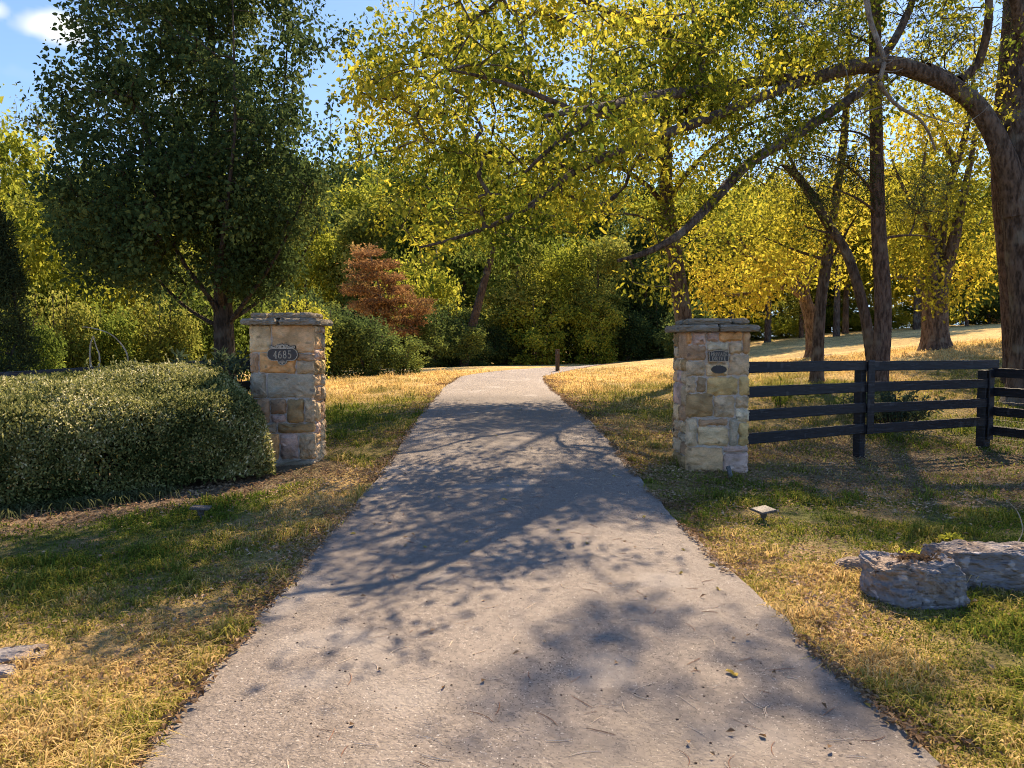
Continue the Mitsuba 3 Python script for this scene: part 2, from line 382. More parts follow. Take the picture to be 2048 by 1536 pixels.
def rough_rect(x0, y0, x1, y1, rng, joint=.010, round_=.016, n=28):
    w, h = x1 - x0 - joint, y1 - y0 - joint; r = min(round_, w * .3, h * .3)
    p = sbox(x0 + joint / 2 + r, y0 + joint / 2 + r, x1 - joint / 2 - r, y1 - joint / 2 - r).buffer(r, quad_segs=2)
    ring = p.exterior; L = ring.length
    o = np.array([ring.interpolate(i / n * L).coords[0] for i in range(n)])
    if not ring.is_ccw: o = o[::-1]
    sk = rng.uniform(-.035, .035, 2)
    o = o + np.c_[(o[:, 1] - (y0 + y1) / 2) * sk[0], (o[:, 0] - (x0 + x1) / 2) * sk[1]]
    return o


def random_courses(w, h, rng, hmin=.10, hmax=.3):
    out, y = [], 0
    while y < h - .02:
        hh = rng.uniform(hmin, hmax)
        if h - y - hh < hmin: hh = h - y
        x = 0
        while x < w - .01:
            ww = rng.uniform(.16, .42)
            if w - x - ww < .14: ww = w - x
            if hh > .22 and rng.random() < .35 and ww < .35:
                m = rng.uniform(.4, .6) * hh; out += [(x, y, x + ww, y + m), (x, y + m, x + ww, y + hh)]
            else: out.append((x, y, x + ww, y + hh))
            x += ww
        y += hh
    return [(a, b, c_, d, int(rng.choice([0, 1, 2, 4, 5, 8, 10, 10, 6, 2]))) for a, b, c_, d in out]


def pillar(x0, x1, yf, depth, z0, ztop, front, yaw, label, seed):
    """x0..x1 front face, yf its distance, z0 foot, ztop underside of the cap."""
    rng = np.random.default_rng(seed)
    key = thing('stone_gate_pillar', label, 'stone pillar')
    w, h = x1 - x0, ztop - z0; cx, cy = (x0 + x1) / 2, yf + depth / 2
    M = T().translate([cx, cy, z0]).rotate([0, 0, 1], yaw)
    th = .075
    kw = dict(to_world=M)
    core = cbox(w - 2 * th + .03, depth - 2 * th + .03, h + .3, .01); core.apply_translation([0, 0, h / 2 - .15])
    # mortar stands 2 cm behind the faces of the stones
    shell = cbox(w - .05, depth - .05, h + .28, .02).subdivide().subdivide().subdivide()
    shell.apply_translation([0, 0, h / 2 - .14])
    shell.vertices += (meshkit.fbm(shell.vertices * 11, 3, seed)[:, None] - .5) * .012 * np.sign(shell.vertices) * [1, 1, 0]
    put('mortar', shell, 'm_mortar', key, smooth=30, **kw)

    def face(stones, R, W, plane):
        for a, b, c_, d, col in stones:
            v, f = slab(rough_rect(a, b, c_, d, rng), th + rng.uniform(-.006, .012), rng)
            v = v - [W / 2, 0, th]
            v = v @ R.T + plane
            put('stone', (v, f), 'm_stone', key, smooth=True, uv=np.tile([[(col + .5) / len(PAL), rng.random()]], (len(v), 1)), **kw)
    Rf = np.array([[1, 0, 0], [0, 0, -1], [0, 1, 0]]).astype(float)          # u -> x, v -> z, out -> -y
    Rl = np.array([[0, 0, -1], [-1, 0, 0], [0, 1, 0]]).astype(float)         # out -> -x
    Rr = np.array([[0, 0, 1], [1, 0, 0], [0, 1, 0]]).astype(float)           # out -> +x
    Rb = np.array([[-1, 0, 0], [0, 0, 1], [0, 1, 0]]).astype(float)
    fs = []
    for u0, v0, u1, v1, col in front:
        fs.append((u0 * w, h * (1 - v1), u1 * w, h * (1 - v0), col))
    face(fs, Rf, w, np.array([0, -depth / 2, 0]))
    sd = depth - 2 * th + .012
    face(random_courses(sd, h, rng), Rl, sd, np.array([-w / 2, 0, 0]))
    face(random_courses(sd, h, rng), Rr, sd, np.array([w / 2, 0, 0]))
    face(random_courses(w, h, rng), Rb, w, np.array([0, depth / 2, 0]))
    # cap: two tiers of ragged flat stones
    def tier(z, t, ex, n_front, nm):
        W, D = w + 2 * ex, depth + 2 * ex
        xs = np.r_[0, np.sort(rng.uniform(.25, .75, n_front - 1) if n_front == 2 else np.linspace(0, 1, n_front + 1)[1:-1] + rng.uniform(-.06, .06, n_front - 1)), 1] * W - W / 2
        for row, (ya, yb) in enumerate(((-D / 2, -.02), (.0, D / 2))):
            for i in range(n_front):
                o = rough_rect(xs[i], ya, xs[i + 1], yb, rng, .012, .02, 26)
                dz = rng.uniform(-.006, .008)
                o = o + rng.normal(size=o.shape) * .007; c = o.mean(0); d = o - c; ln = np.linalg.norm(d, axis=1, keepdims=True)
                rings = [(o - d / ln * .012, 0.0), (o + rng.normal(size=o.shape) * .006, t * .3), (o + rng.normal(size=o.shape) * .007, t * .62), (o - d / ln * (.018 + rng.random((len(o), 1)) * .02), t)]
                n = len(o); v = np.vstack([np.c_[q, np.full(n, z + dz + zz) + rng.normal(size=n) * .004 * (zz > 0)] for q, zz in rings] + [[[c[0], c[1], z + dz + t * 1.02]], [[c[0], c[1], z + dz]]])
                f = []
                for r in range(3):
                    for a in range(n):
                        b = (a + 1) % n; f += [[r * n + a, r * n + b, (r + 1) * n + b], [r * n + a, (r + 1) * n + b, (r + 1) * n + a]]
                for a in range(n): f += [[3 * n + a, 3 * n + (a + 1) % n, 4 * n], [(a + 1) % n, a, 4 * n + 1]]
                put(nm, (v, np.array(f)), 'm_cap', key, smooth=35, **kw)
    tier(h - .004, .082, .10, 2, 'cap_stone')
    tier(h + .084, .070, -.015, 2, 'top_stone')
    return key


def zoomed(stones, ux0, ux1, vy0, vy1):
    return [((a - ux0) / (ux1 - ux0), (b - vy0) / (vy1 - vy0), (c_ - ux0) / (ux1 - ux0), (d - vy0) / (vy1 - vy0), k) for a, b, c_, d, k in stones]


left_front = zoomed([(255, 268, 440, 500, 0), (440, 268, 790, 505, 1), (255, 500, 335, 670, 2), (335, 500, 640, 672, 3), (640, 505, 790, 572, 2), (640, 572, 790, 676, 10), (255, 670, 392, 875, 4), (392, 674, 790, 875, 4), (255, 875, 420, 1080, 2), (420, 880, 558, 1008, 2),
                     (558, 880, 705, 1080, 5), (705, 875, 790, 1080, 10), (420, 1008, 558, 1080, 6), (255, 1080, 475, 1165, 4), (475, 1080, 790, 1162, 5), (255, 1165, 492, 1385, 3), (492, 1162, 652, 1385, 6), (652, 1162, 790, 1385, 10), (255, 1385, 790, 1450, 4)], 255, 790, 268, 1450)
right_front = zoomed([(262, 250, 300, 360, 3), (300, 250, 415, 362, 6), (415, 250, 512, 336, 6), (512, 250, 700, 336, 3), (700, 250, 765, 436, 1), (262, 362, 418, 488, 2), (418, 336, 592, 412, 7), (592, 336, 700, 436, 10), (592, 436, 765, 612, 10), (418, 412, 592, 508, 10),
                      (262, 488, 412, 618, 10), (412, 508, 592, 618, 0), (262, 618, 338, 752, 10), (338, 618, 418, 752, 9), (418, 618, 672, 776, 8), (672, 612, 765, 778, 8), (262, 752, 478, 950, 5), (478, 776, 652, 958, 10), (652, 778, 765, 882, 10), (652, 882, 765, 992, 7),
                      (262, 950, 350, 1195, 10), (350, 958, 600, 1022, 2), (350, 1022, 602, 1185, 0), (602, 958, 676, 1185, 4), (676, 992, 765, 1188, 8), (262, 1195, 560, 1420, 1), (560, 1188, 765, 1240, 6), (560, 1240, 765, 1420, 6)], 262, 765, 250, 1420)
PL = dict(x0=-3.40, x1=-2.56, yf=9.37, depth=.62, z0=.07, ztop=1.93)
PR = dict(x0=2.14, x1=2.925, yf=8.9, depth=.74, z0=.06, ztop=1.83)
pL = pillar(**PL, front=left_front, yaw=0, label='stone gate pillar left of the drive, carrying the house number plaque', seed=11)
pR = pillar(**PR, front=right_front, yaw=1.5, label='stone gate pillar right of the drive, carrying the private drive sign', seed=12)

# ------------------------------------------------------------------ signs
def strokes(segs):
    return unary_union([LineString(p).buffer(w / 2, cap_style='flat', join_style='mitre') for p, w in segs])


TK, TN = .145, .065


def serif(x, y, w=.26): return ([(x - w / 2, y), (x + w / 2, y)], .07)


def arc(cx, cy, rx, ry, a0, a1, n=14):
    a = np.radians(np.linspace(a0, a1, n)); return [(cx + rx * math.cos(t), cy + ry * math.sin(t)) for t in a]


GL = {
    'I': (.40, [([(.2, 0), (.2, 1)], TK), serif(.2, .035), serif(.2, .965)]),
    'V': (.85, [([(.1, 1), (.43, 0)], TK), ([(.76, 1), (.43, 0)], TN), serif(.1, .965), serif(.76, .965)]),
    'A': (.85, [([(.1, 0), (.43, 1)], TN), ([(.43, 1), (.76, 0)], TK), ([(.2, .34), (.66, .34)], TN), serif(.1, .035), serif(.76, .035)]),
    'T': (.75, [([(.37, 0), (.37, 1)], TK), ([(.05, .96), (.69, .96)], .08), serif(.37, .035), ([(.06, 1), (.06, .76)], .06), ([(.68, 1), (.68, .76)], .06)]),
    'E': (.68, [([(.16, 0), (.16, 1)], TK), ([(.05, .96), (.58, .96)], .08), ([(.05, .04), (.62, .04)], .08), ([(.16, .52), (.5, .52)], TN), ([(.58, 1), (.58, .76)], .06), ([(.61, 0), (.61, .26)], .06)]),
    'D': (.85, [([(.16, 0), (.16, 1)], TK), ([(.05, .96), (.35, .96)] + arc(.35, .5, .38, .46, 90, -90) + [(.05, .04)], .08), (arc(.37, .5, .36, .42, 60, -60), .13)]),
    'P': (.70, [([(.16, 0), (.16, 1)], TK), serif(.16, .035), ([(.05, .96), (.36, .96)] + arc(.36, .72, .24, .24, 90, -90) + [(.16, .48)], .08), (arc(.37, .72, .22, .2, 60, -60), .12)]),
    'R': (.82, [([(.16, 0), (.16, 1)], TK), serif(.16, .035), ([(.05, .96), (.36, .96)] + arc(.36, .73, .24, .23, 90, -90) + [(.16, .5)], .08), (arc(.37, .73, .22, .19, 60, -60), .12), ([(.36, .5), (.72, 0)], .15), serif(.72, .035, .18)]),
    '4': (.66, [([(.44, 0), (.44, 1)], .13), ([(.44, .97), (.06, .30)], .07), ([(.03, .30), (.62, .30)], .08), serif(.44, .035)]),
    '6': (.64, [(arc(.32, .30, .23, .27, 0, 360, 26), .09), (arc(.56, .34, .47, .62, 180, 105), .11), (arc(.32, .30, .25, .25, 120, 240), .13)]),
    '8': (.64, [(arc(.32, .27, .235, .24, 0, 360, 26), .10), (arc(.32, .74, .19, .22, 0, 360, 26), .10)]),
    '5': (.64, [([(.16, 1), (.52, .96)], .11), ([(.16, 1), (.14, .52)], .06), (arc(.27, .32, .27, .29, 125, -130), .11)]),
}


def word(text, height, gap=.10):
    x, out = 0, []
    for ch in text:
        a, sg = GL[ch]; out.append(affinity.translate(strokes(sg), x, 0)); x += a + gap
    g = unary_union(out); x0, y0, x1, y1 = g.bounds
    return affinity.scale(affinity.translate(g, -(x0 + x1) / 2, -.5), height, height, origin=(0, 0))


def plate(shape, z, t, M):
    """shape in the plane of the sign (x right, y up), front face at height z+t off the wall"""
    ms = [trimesh.creation.extrude_polygon(g, t, engine='earcut') for g in getattr(shape, 'geoms', [shape]) if g.area > 1e-8]
    v, f = cat(ms); v = v + [0, 0, z]
    return (np.c_[v[:, 0], -v[:, 2], v[:, 1]]) @ M[:3, :3].T + M[:3, 3], f


def sign_frame(px, py, P, yaw, off=.03):
    c = at(px, py, P['yf'] - off); a = math.radians(yaw)
    M = np.eye(4); M[:3, :3] = [[math.cos(a), -math.sin(a), 0], [math.sin(a), math.cos(a), 0], [0, 0, 1]]; M[:3, 3] = c
    return M


M = sign_frame(565, 709, PL, 0, .034)
key = thing('house_number_plaque', 'black scrolled plaque reading 4685 on the left stone pillar', 'number plaque')
body = unary_union([LineString([(-.118, 0), (.118, 0)]).buffer(.080, quad_segs=12), Point(0, -.075).buffer(.062, quad_segs=12)])
put('plate', plate(body, -.02, .030, M), 'm_sign_black', key)
put('border', plate(body.buffer(.001).difference(body.buffer(-.0075)), .009, .006, M), 'm_sign_trim', key)
put('lettering', plate(affinity.scale(word('4685', .098, .12), .82, 1, origin=(0, 0)), .009, .006, M), 'm_sign_trim', key)
sc = []
for sg in (-1, 1):
    for pts in (arc(.045, .098, .030, .024, 200, -40), arc(.045, .098, .014, .011, 0, 300), [(.02, .118), (.0, .126)], arc(.085, .118, .05, .035, 250, 330), [(.10, .085), (.128, .089), (.15, .082)], arc(.146, .095, .013, .012, -90, 150), [(.07, .108), (.10, .094), (.13, .09)]):
        sc.append(LineString([(sg * a, b) for a, b in pts]).buffer(.0048))
crest = unary_union(sc + [Polygon([(-.05, .076), (.05, .076), (.03, .10), (0, .13), (-.03, .10)]).buffer(.004).difference(Point(.0, .1).buffer(.012))])
put('scroll_backing', plate(unary_union([crest.buffer(.007), sbox(-.15, .06, .15, .088)]), -.02, .024, M), 'm_sign_black', key)
put('scroll', plate(crest, .0045, .010, M), 'm_sign_trim', key)
fan = unary_union([Polygon([(0, -.115), (math.sin(a - .09) * .05, -.115 + math.cos(a - .09) * .05 * (1 if abs(a) < .3 else .8)), (math.sin(a + .09) * .05, -.115 + math.cos(a + .09) * .05 * (1 if abs(a) < .3 else .8))]) for a in np.linspace(-1.05, 1.05, 7)] + [Point(0, -.112).buffer(.011)])
put('shell', plate(fan, .009, .006, M), 'm_sign_trim', key)

M = sign_frame(1437.5, 712, PR, 1.5, .034)
key = thing('private_drive_sign', 'small black sign reading PRIVATE DRIVE on the right stone pillar', 'sign')
top = [(x, .058 + .016 * max(0, math.cos(x / .085 * math.pi / 2)) ** 1.0) if abs(x) < .085 else (x, .058) for x in np.linspace(-.119, .119, 29)]
body = Polygon([(-.119, -.068), (.119, -.068)] + top[::-1]).buffer(-.012).buffer(.012)
put('plate', plate(body, -.02, .030, M), 'm_sign_black', key)
put('border', plate(body.difference(body.buffer(-.006)), .009, .005, M), 'm_sign_trim', key)
put('lettering', plate(unary_union([affinity.translate(affinity.scale(word('PRIVATE', .042, .12), .84, 1, origin=(0, 0)), 0, .021), affinity.translate(affinity.scale(word('DRIVE', .046, .14), .92, 1, origin=(0, 0)), 0, -.031)]), .009, .005, M), 'm_sign_trim', key)
M = sign_frame(1438, 739, PR, 1.5, .034)
key = thing('oval_plaque', 'small dark oval plaque below the private drive sign', 'plaque')
body = affinity.scale(Point(0, 0).buffer(1, quad_segs=16), .093, .050, origin=(0, 0))
put('plate', plate(body, -.02, .028, M), 'm_sign_black', key)
put('rim', plate(body.difference(affinity.scale(body, .92, .88)), .007, .004, M), 'm_sign_black', key)
rw = np.random.default_rng(4)
marks = [LineString([(x - .004, y - h_), (x + rw.uniform(-.004, .004), y + h_)]).buffer(.0022) for y, h_, xs in ((.020, .009, np.linspace(-.052, .052, 9)), (-.004, .006, np.linspace(-.028, .028, 5)), (-.026, .008, np.linspace(-.034, .034, 6))) for x in xs]
put('worn_lettering', plate(unary_union([affinity.translate(g, 0, -((g.centroid.x / .06) ** 2) * .012 if g.centroid.y > .01 else 0) for g in marks]), .007, .003, M), 'm_sign_worn', key, label='raised lettering too worn and dark to read')

# ------------------------------------------------------------------ fences, post, lamps
WOB = np.random.default_rng(55)


def beam(p0, p1, h, t, c=.006, nseg=1, bow=0.0, seed=0):
    """board from p0 to p1 (centres), height h, thickness t"""
    p0, p1 = np.array(p0, float), np.array(p1, float); p0[2] += WOB.uniform(-.008, .008); p1[2] += WOB.uniform(-.008, .008); d = p1 - p0; L = np.linalg.norm(d); a = math.atan2(d[1], d[0]); b = math.asin(d[2] / L)
    m = cbox(L, t, h, c)
    m.apply_transform(trimesh.transformations.rotation_matrix(-b, [0, 1, 0])); m.apply_transform(trimesh.transformations.rotation_matrix(a, [0, 0, 1])); m.apply_translation((p0 + p1) / 2)
    return m


def upright(x, y, z0, z1, w, d, yaw=0, c=.008):
    m = cbox(w, d, z1 - z0, c); m.apply_transform(trimesh.transformations.rotation_matrix(yaw, [0, 0, 1])); m.apply_translation([x, y, (z0 + z1) / 2]); return m


key = thing('board_fence', 'black four board fence from the right pillar to its corner post', 'fence')
A, B, Cc = np.array([2.90, 9.52]), np.array([5.24, 10.9]), np.array([7.83, 12.0])
ab = math.atan2(*(B - A)[::-1]); bc = math.atan2(*(Cc - B)[::-1])
nrm = lambda p, q: np.array([(q - p)[1], -(q - p)[0]]) / np.linalg.norm(q - p)      # towards the camera
for (p, q) in ((A, B), (B, Cc)):
    o = nrm(p, q) * .085
    for zt in (1.44, 1.125, .81, .495):
        u = (q - p) / np.linalg.norm(q - p)
        p_, q_ = p + o + u * .012, q + o - u * .012 + (u * .22 if q is Cc and zt > 1.4 else 0)
        put('board', beam([*p_, zt - .075], [*q_, zt - .075], .148, .028), 'm_paint_black', key)
put('post', upright(*(B - u * 0), -.5, 1.43, .125, .125, ab), 'm_paint_black', key)
o = nrm(A, B) * .118
put('batten', upright(*(B + o + np.array([.07, .03])), .34, 1.452, .150, .026, (ab + bc) / 2), 'm_paint_black', key)
put('post', upright(*(A + np.array([.085, .05])), -.4, 1.42, .09, .09, ab), 'm_paint_black', key)
put('post', upright(*Cc, -.5, 1.27, .15, .15, bc), 'm_paint_black', key, label='thick corner post')
put('batten', upright(*(Cc + nrm(B, Cc) * .118 + np.array([.0, 0])), .12, 1.285, .125, .026, bc), 'm_paint_black', key)
key = thing('board_fence', 'black four board fence with wire mesh at the right edge', 'fence')
D0, D1 = Cc + np.array([.09, -.06]), np.array([8.75, 9.9])
dd = math.atan2(*(D1 - D0)[::-1]); on = np.array([-(D1 - D0)[1], (D1 - D0)[0]]) / np.linalg.norm(D1 - D0)
for zt in (1.30, .985, .67, .355):
    put('board', beam([*(D0), zt - .075], [*D1, zt - .095], .148, .028), 'm_paint_black', key)
put('post', upright(*(D1 - on * .08), -.6, 1.28, .125, .125, dd), 'm_paint_black', key)
wires = []
Ld = np.linalg.norm(D1 - D0)
w_off = on * .05
for zz in np.arange(-.05, 1.0, .1):
    wires.append(tube([[*(D0 + w_off), zz], [*(D1 + w_off), zz - .02]], .0022, 3))
for t_ in np.arange(0, Ld, .05):
    q = D0 + w_off + (D1 - D0) * t_ / Ld; wires.append(tube([[*q, -.12], [*q, .95]], .0016, 3))
labels[put('wire_mesh', cat(wires), 'm_wire', key)] = {'kind': 'stuff'}

key = thing('board_fence', 'black board fence running left from the left pillar behind the hedge', 'fence')
L0, L1, L2 = np.array([-3.42, 9.95]), np.array([-6.1, 10.7]), np.array([-9.6, 11.4])
for p, q, za, zb in ((L0, L1, 1.50, 1.36), (L1, L2, 1.36, 1.16)):
    for dz in (0, .315, .63, .945):
        put('board', beam([*p, za - dz - .075], [*q, zb - dz - .075], .148, .028), 'm_paint_black', key)
for q, z in ((L0 + [-.06, .07], 1.48), (L1 + [0, .08], 1.36), (L2 + [0, .08], 1.14)):
    put('post', upright(*q, z - 2.0, z, .125, .1, .25), 'm_paint_black', key)

g = on_ground(1113, 745); g = np.array([1.92, 30.6, float(gnd(1.92, 30.6))])
key = thing('marker_post', 'dark square wooden post beside the bend of the drive', 'post')
put('shaft', upright(g[0], g[1], g[2] - .3, g[2] + .97, .15, .15, .25, .012), 'm_post_wood', key)
put('reflector', upright(g[0] - .0, g[1] - .092, g[2] + .78, g[2] + .88, .05, .01, .0, .003), 'm_metal_dark', key)


def path_light(px, py, label, tilt):
    g = on_ground(px, py); g[2] = gnd(g[0], g[1])
    key = thing('path_light', label, 'path light', 'low square topped path lights beside the drive')
    top = cbox(.165, .165, .022, .005); top.apply_transform(trimesh.transformations.euler_matrix(*tilt)); top.apply_translation(g + [0, 0, .115])
    put('top_plate', top, 'm_metal_plate', key)
    hd = trimesh.creation.cone(.05, -.05, sections=14); hd.apply_translation(g + [0, 0, .098])
    cyl = trimesh.creation.revolve([(0, 0), (.026, 0), (.034, .05), (.06, .062), (0, .062)], sections=16); cyl.apply_translation(g + [0, 0, .045])
    put('lamp_body', cyl, 'm_metal_dark', key, smooth=40)
    put('stake', tube([g + [0, 0, -.12], g + [0, 0, .05]], .011, 8), 'm_metal_dark', key)


path_light(1527, 1046, 'low square topped path light in the grass before the right pillar', (.06, -.10, .35))
path_light(402, 1040, 'low square topped path light in the grass before the hedge', (-.05, .09, .2))


def spot(px, py, label, lean):
    g = on_ground(px, py); g[2] = gnd(g[0], g[1])
    key = thing('spotlight', label, 'spotlight', 'small spotlights at the feet of the pillars')
    M_ = trimesh.transformations.euler_matrix(-.35, lean, 0)
    b = trimesh.creation.revolve([(0, 0), (.022, 0), (.026, .01), (.027, .11), (.030, .112), (.030, .135), (.024, .135), (.022, .118), (0, .116)], sections=18)
    b.apply_transform(M_); b.apply_translation(g + [0, 0, .03]); put('housing', b, 'm_metal_dark', key, smooth=40)
    l = trimesh.creation.cylinder(.0215, .004, sections=16); l.apply_translation([0, 0, .121]); l.apply_transform(M_); l.apply_translation(g + [0, 0, .03]); put('lens', l, 'm_metal_lens', key)
    put('stake', tube([g + [0, 0, -.1], g + [0, 0, .045]], .009, 8), 'm_metal_dark', key)
    put('bracket', tube([g + [-.03, 0, .03], g + [0, -.012, .04], g + [.03, 0, .03]], .006, 6), 'm_metal_dark', key)


spot(544, 943, 'small spotlight in the mulch at the foot of the left pillar', .15)
spot(1462, 960, 'small spotlight at the foot of the right pillar', -.2)

# ------------------------------------------------------------------ rocks
def rock(name, label, c, size, seed, yaw=0, n=70, sub=4, bsdf='m_rock', dent=None, rough=1.0, ball=False):
    r_ = np.random.default_rng(seed)
    p = r_.uniform(-1, 1, (n, 3)); p /= np.abs(p).max(1, keepdims=True); p *= r_.uniform(.86, 1.0, (n, 1)); p[:, 2] = np.clip(p[:, 2], -1, .86 + .1 * r_.random(n))
    if ball: p /= np.linalg.norm(p, axis=1, keepdims=True)
    h = trimesh.convex.convex_hull(p * np.array(size))
    h = trimesh.Trimesh(h.vertices, h.faces); h.merge_vertices()
    while len(h.faces) < 14000: h = h.subdivide()
    trimesh.smoothing.filter_laplacian(h, iterations=4)
    q = h.vertices.copy(); nr = h.vertex_normals; m_ = min(size)
    w = meshkit.fbm(q * 5 + seed, 3, seed)
    crack = np.abs(meshkit.fbm(np.c_[q[:, 0] * 7, q[:, 1] * 7, q[:, 2] * 3.5] + seed * 2, 3, seed + 1) - .5)
    lay = np.abs(meshkit.fbm(np.c_[q[:, 0] * 3, q[:, 1] * 3, q[:, 2] * 16] + seed, 3, seed + 3) - .5)
    q = q + nr * ((w - .5) * .30 - np.clip(.07 - crack, 0, 1) * 1.5 - np.clip(.06 - lay, 0, 1) * 1.0 + (meshkit.fbm(q * 26, 3, seed + 4) - .5) * .16)[:, None] * m_ * rough
    if dent is not None:
        dx, dy, dr_, dp = dent; q[:, 2] -= dp * np.exp(-(((q[:, 0] - dx) / dr_) ** 2 + ((q[:, 1] - dy) / (dr_ * .8)) ** 2)) * (nr[:, 2] > .3)
    ca, sa = math.cos(yaw), math.sin(yaw)
    q = np.c_[q[:, 0] * ca - q[:, 1] * sa, q[:, 0] * sa + q[:, 1] * ca, q[:, 2]] + c
    return single(name, (q, h.faces), bsdf, label, 'rock', smooth=True)


def rock_at(px, py, Y): p = at(px, py, Y); p[2] = float(gnd(p[0], p[1])); return p


c = rock_at(1822, 1200, 4.55); rock('boulder', 'squared grey boulder with dead leaves in the hollow on top', c + [0, .02, .115], (.275, .22, .175), 3, .05, dent=(.03, .02, .13, .05))
BOULDER = c
c2 = rock_at(1985, 1200, 4.85); rock('boulder', 'long blue grey boulder cut by the right edge of the photo', c2 + [.22, 0, .10], (.62, .20, .17), 8, -.12)
c3 = rock_at(1712, 1140, 5.2); rock('flat_stone', 'small smooth brown stone in the grass left of the boulders', c3 + [0, 0, .0], (.16, .11, .085), 5, -.2, rough=.35, n=400, ball=True)
c4 = rock_at(38, 1318, 3.72); rock('flat_stone', 'low flat stone in the grass at the left edge', c4 + [-.02, 0, -.035], (.155, .11, .06), 6, .25, n=30, rough=.6)
c5 = rock_at(8, 1345, 3.5); rock('flat_stone', 'grey stone chip at the left edge in front of the flat stone', c5 + [-.02, 0, -.01], (.07, .05, .045), 9, .1, n=30, rough=.6)

# ------------------------------------------------------------------ plants
def grow(limbs, tips, rng, k_r=.0052, lift=.10, sides=5, attract=.35, step=.35):
    """limbs: [(points, radii)]; every tip is joined to the nearest wood by a bent branch. Returns (meshes of wood, tip chains)."""
    nodes, nrad, meshes = [], [], []
    for p, r in limbs:
        q = curve(np.c_[p, r], .2); nodes.append(q[:, :3]); nrad.append(q[:, 3])
        meshes.append((q, True))
    P = np.vstack(nodes); R = np.concatenate(nrad); n0 = len(P)
    order = np.argsort(cKDTree(P).query(tips)[0])
    cap_ = n0 + len(tips) * 14
    NP = np.empty((cap_, 3)); NP[:n0] = P; owner = np.full(cap_, -1); n = n0
    base = P[:, :3]
    chains, parent = [], []
    for o in order:
        t = tips[o]; d2 = ((NP[:n] - t) ** 2).sum(1)
        d2 = d2 * (1 + attract * np.clip((NP[:n, 2] - t[2] + .1), 0, 2))
        i = int(np.argmin(d2)); a = NP[i]; L = float(np.linalg.norm(t - a))
        if L < .05: L = .05
        m = min(12, max(3, int(L / step) + 2)); u = np.linspace(0, 1, m)[:, None]
        mid = (a + t) / 2 + rng.normal(size=3) * .10 * L + [0, 0, lift * L]
        c = (1 - u) ** 2 * a + 2 * u * (1 - u) * mid + u ** 2 * t
        c[1:-1] += rng.normal(size=(m - 2, 3)) * .03 * L
        chains.append(c); parent.append(owner[i])
        NP[n:n + m - 1] = c[1:]; owner[n:n + m - 1] = len(chains) - 1; n += m - 1
    wt = np.ones(len(chains))
    for i in range(len(chains) - 1, -1, -1):
        if parent[i] >= 0: wt[parent[i]] += wt[i]
    out = []
    for q, _ in meshes:
        out.append(tube(q[:, :3], q[:, 3], 12 if q[:, 3].max() > .12 else 8))
    tw = []
    for c, w in zip(chains, wt):
        r0 = k_r * (w ** .5) + .002
        tw.append(tube(c, np.linspace(r0, .0025 + .25 * r0, len(c)), sides if r0 > .012 else 4, cap=False))
    return out, tw, chains


def foliage(chains, per, spread, L, W, rng, hexa=True, droop=.45, along=.55, upb=.9, flat=1.0, fold=.18):
    ends = np.array([c[-1] for c in chains]); prev = np.array([c[-2] for c in chains])
    n = len(ends); idx = np.repeat(np.arange(n), per)
    idx = idx[rng.random(len(idx)) < .9]
    t = rng.random((len(idx), 1)) * along
    P = ends[idx] * (1 - t) + prev[idx] * t
    off = rng.normal(size=P.shape) * spread * [1, 1, flat]
    P = P + off
    D = rnd_unit(rng, len(P)) + off / (spread + 1e-9) * .35 - [0, 0, droop]
    N = rnd_unit(rng, len(P)) + [0, 0, upb]
    sz = rng.choice([.6, .8, 1.0, 1.15, 1.4], len(P)) * rng.uniform(.85, 1.15, len(P)); ln = L * sz; wd = W * sz * rng.uniform(.8, 1.15, len(P))
    return leaves(P, D, N, ln, wd, fold, hexa)


def blob_tips(ells, n, rng, shell=.45, freq=.8, thr=.42, seed=1):
    """points in the union of ellipsoids (cx,cy,cz,rx,ry,rz), mostly near the outside, with noise gaps"""
    vol = np.array([e[3] * e[4] * e[5] for e in ells]) ** .8; out = []
    while sum(map(len, out)) < n:
        k = rng.choice(len(ells), size=n * 2, p=vol / vol.sum()); E = np.array(ells)[k]
        r = shell + (1 - shell) * rng.random((len(k), 1)) ** .6
        r = np.where(rng.random((len(k), 1)) < .2, rng.random((len(k), 1)) ** .5, r)
        p = E[:, :3] + rnd_unit(rng, len(k)) * r * E[:, 3:]
        p = p[meshkit.fbm(p * freq, 3, seed) > thr]
        out.append(p)
    return np.vstack(out)[:n]


def tree(name, label, limbs, tips, rng, leaf, bark, per, spread, L, W, group=None, category='tree', hexa=True, grow_kw={}, fol_kw={}, trunk_label=None):
    key = thing(name, label, category, group)
    wood, tw, chains = grow(limbs, tips, rng, **grow_kw)
    put('trunk', wood[0], bark, key, smooth=True)
    for w in wood[1:]: put('limb', w, bark, key, smooth=True)
    if tw: labels[put('twigs', cat(tw), bark, key, smooth=True)] = {'kind': 'stuff'}
    v, f, uv = foliage(chains, per, spread, L, W, rng, hexa, **fol_kw)
    put('crown', (v, f), leaf, key, uv=uv)
    return key, chains


def px_limb(rows, r0, r1=None):
    """limb read off the photograph: rows of (px, py, distance[, radius])"""
    p = np.array([at(r[0], r[1], r[2]) for r in rows])
    if len(rows[0]) > 3: return p, np.array([r[3] for r in rows])
    return p, np.linspace(r0, r0 * .4 if r1 is None else r1, len(rows))


def flare(limb, z=None):
    """lets a trunk widen at its foot"""
    p, r = limb; q = curve(np.c_[p, r], .15); h = q[:, 2] - q[0, 2]
    q[:, 3] *= 1 + .55 * np.exp(-h / .28); return q[:, :3], q[:, 3]


def foot(x, y): return np.array([x, y, float(gnd(x, y)) - .12])


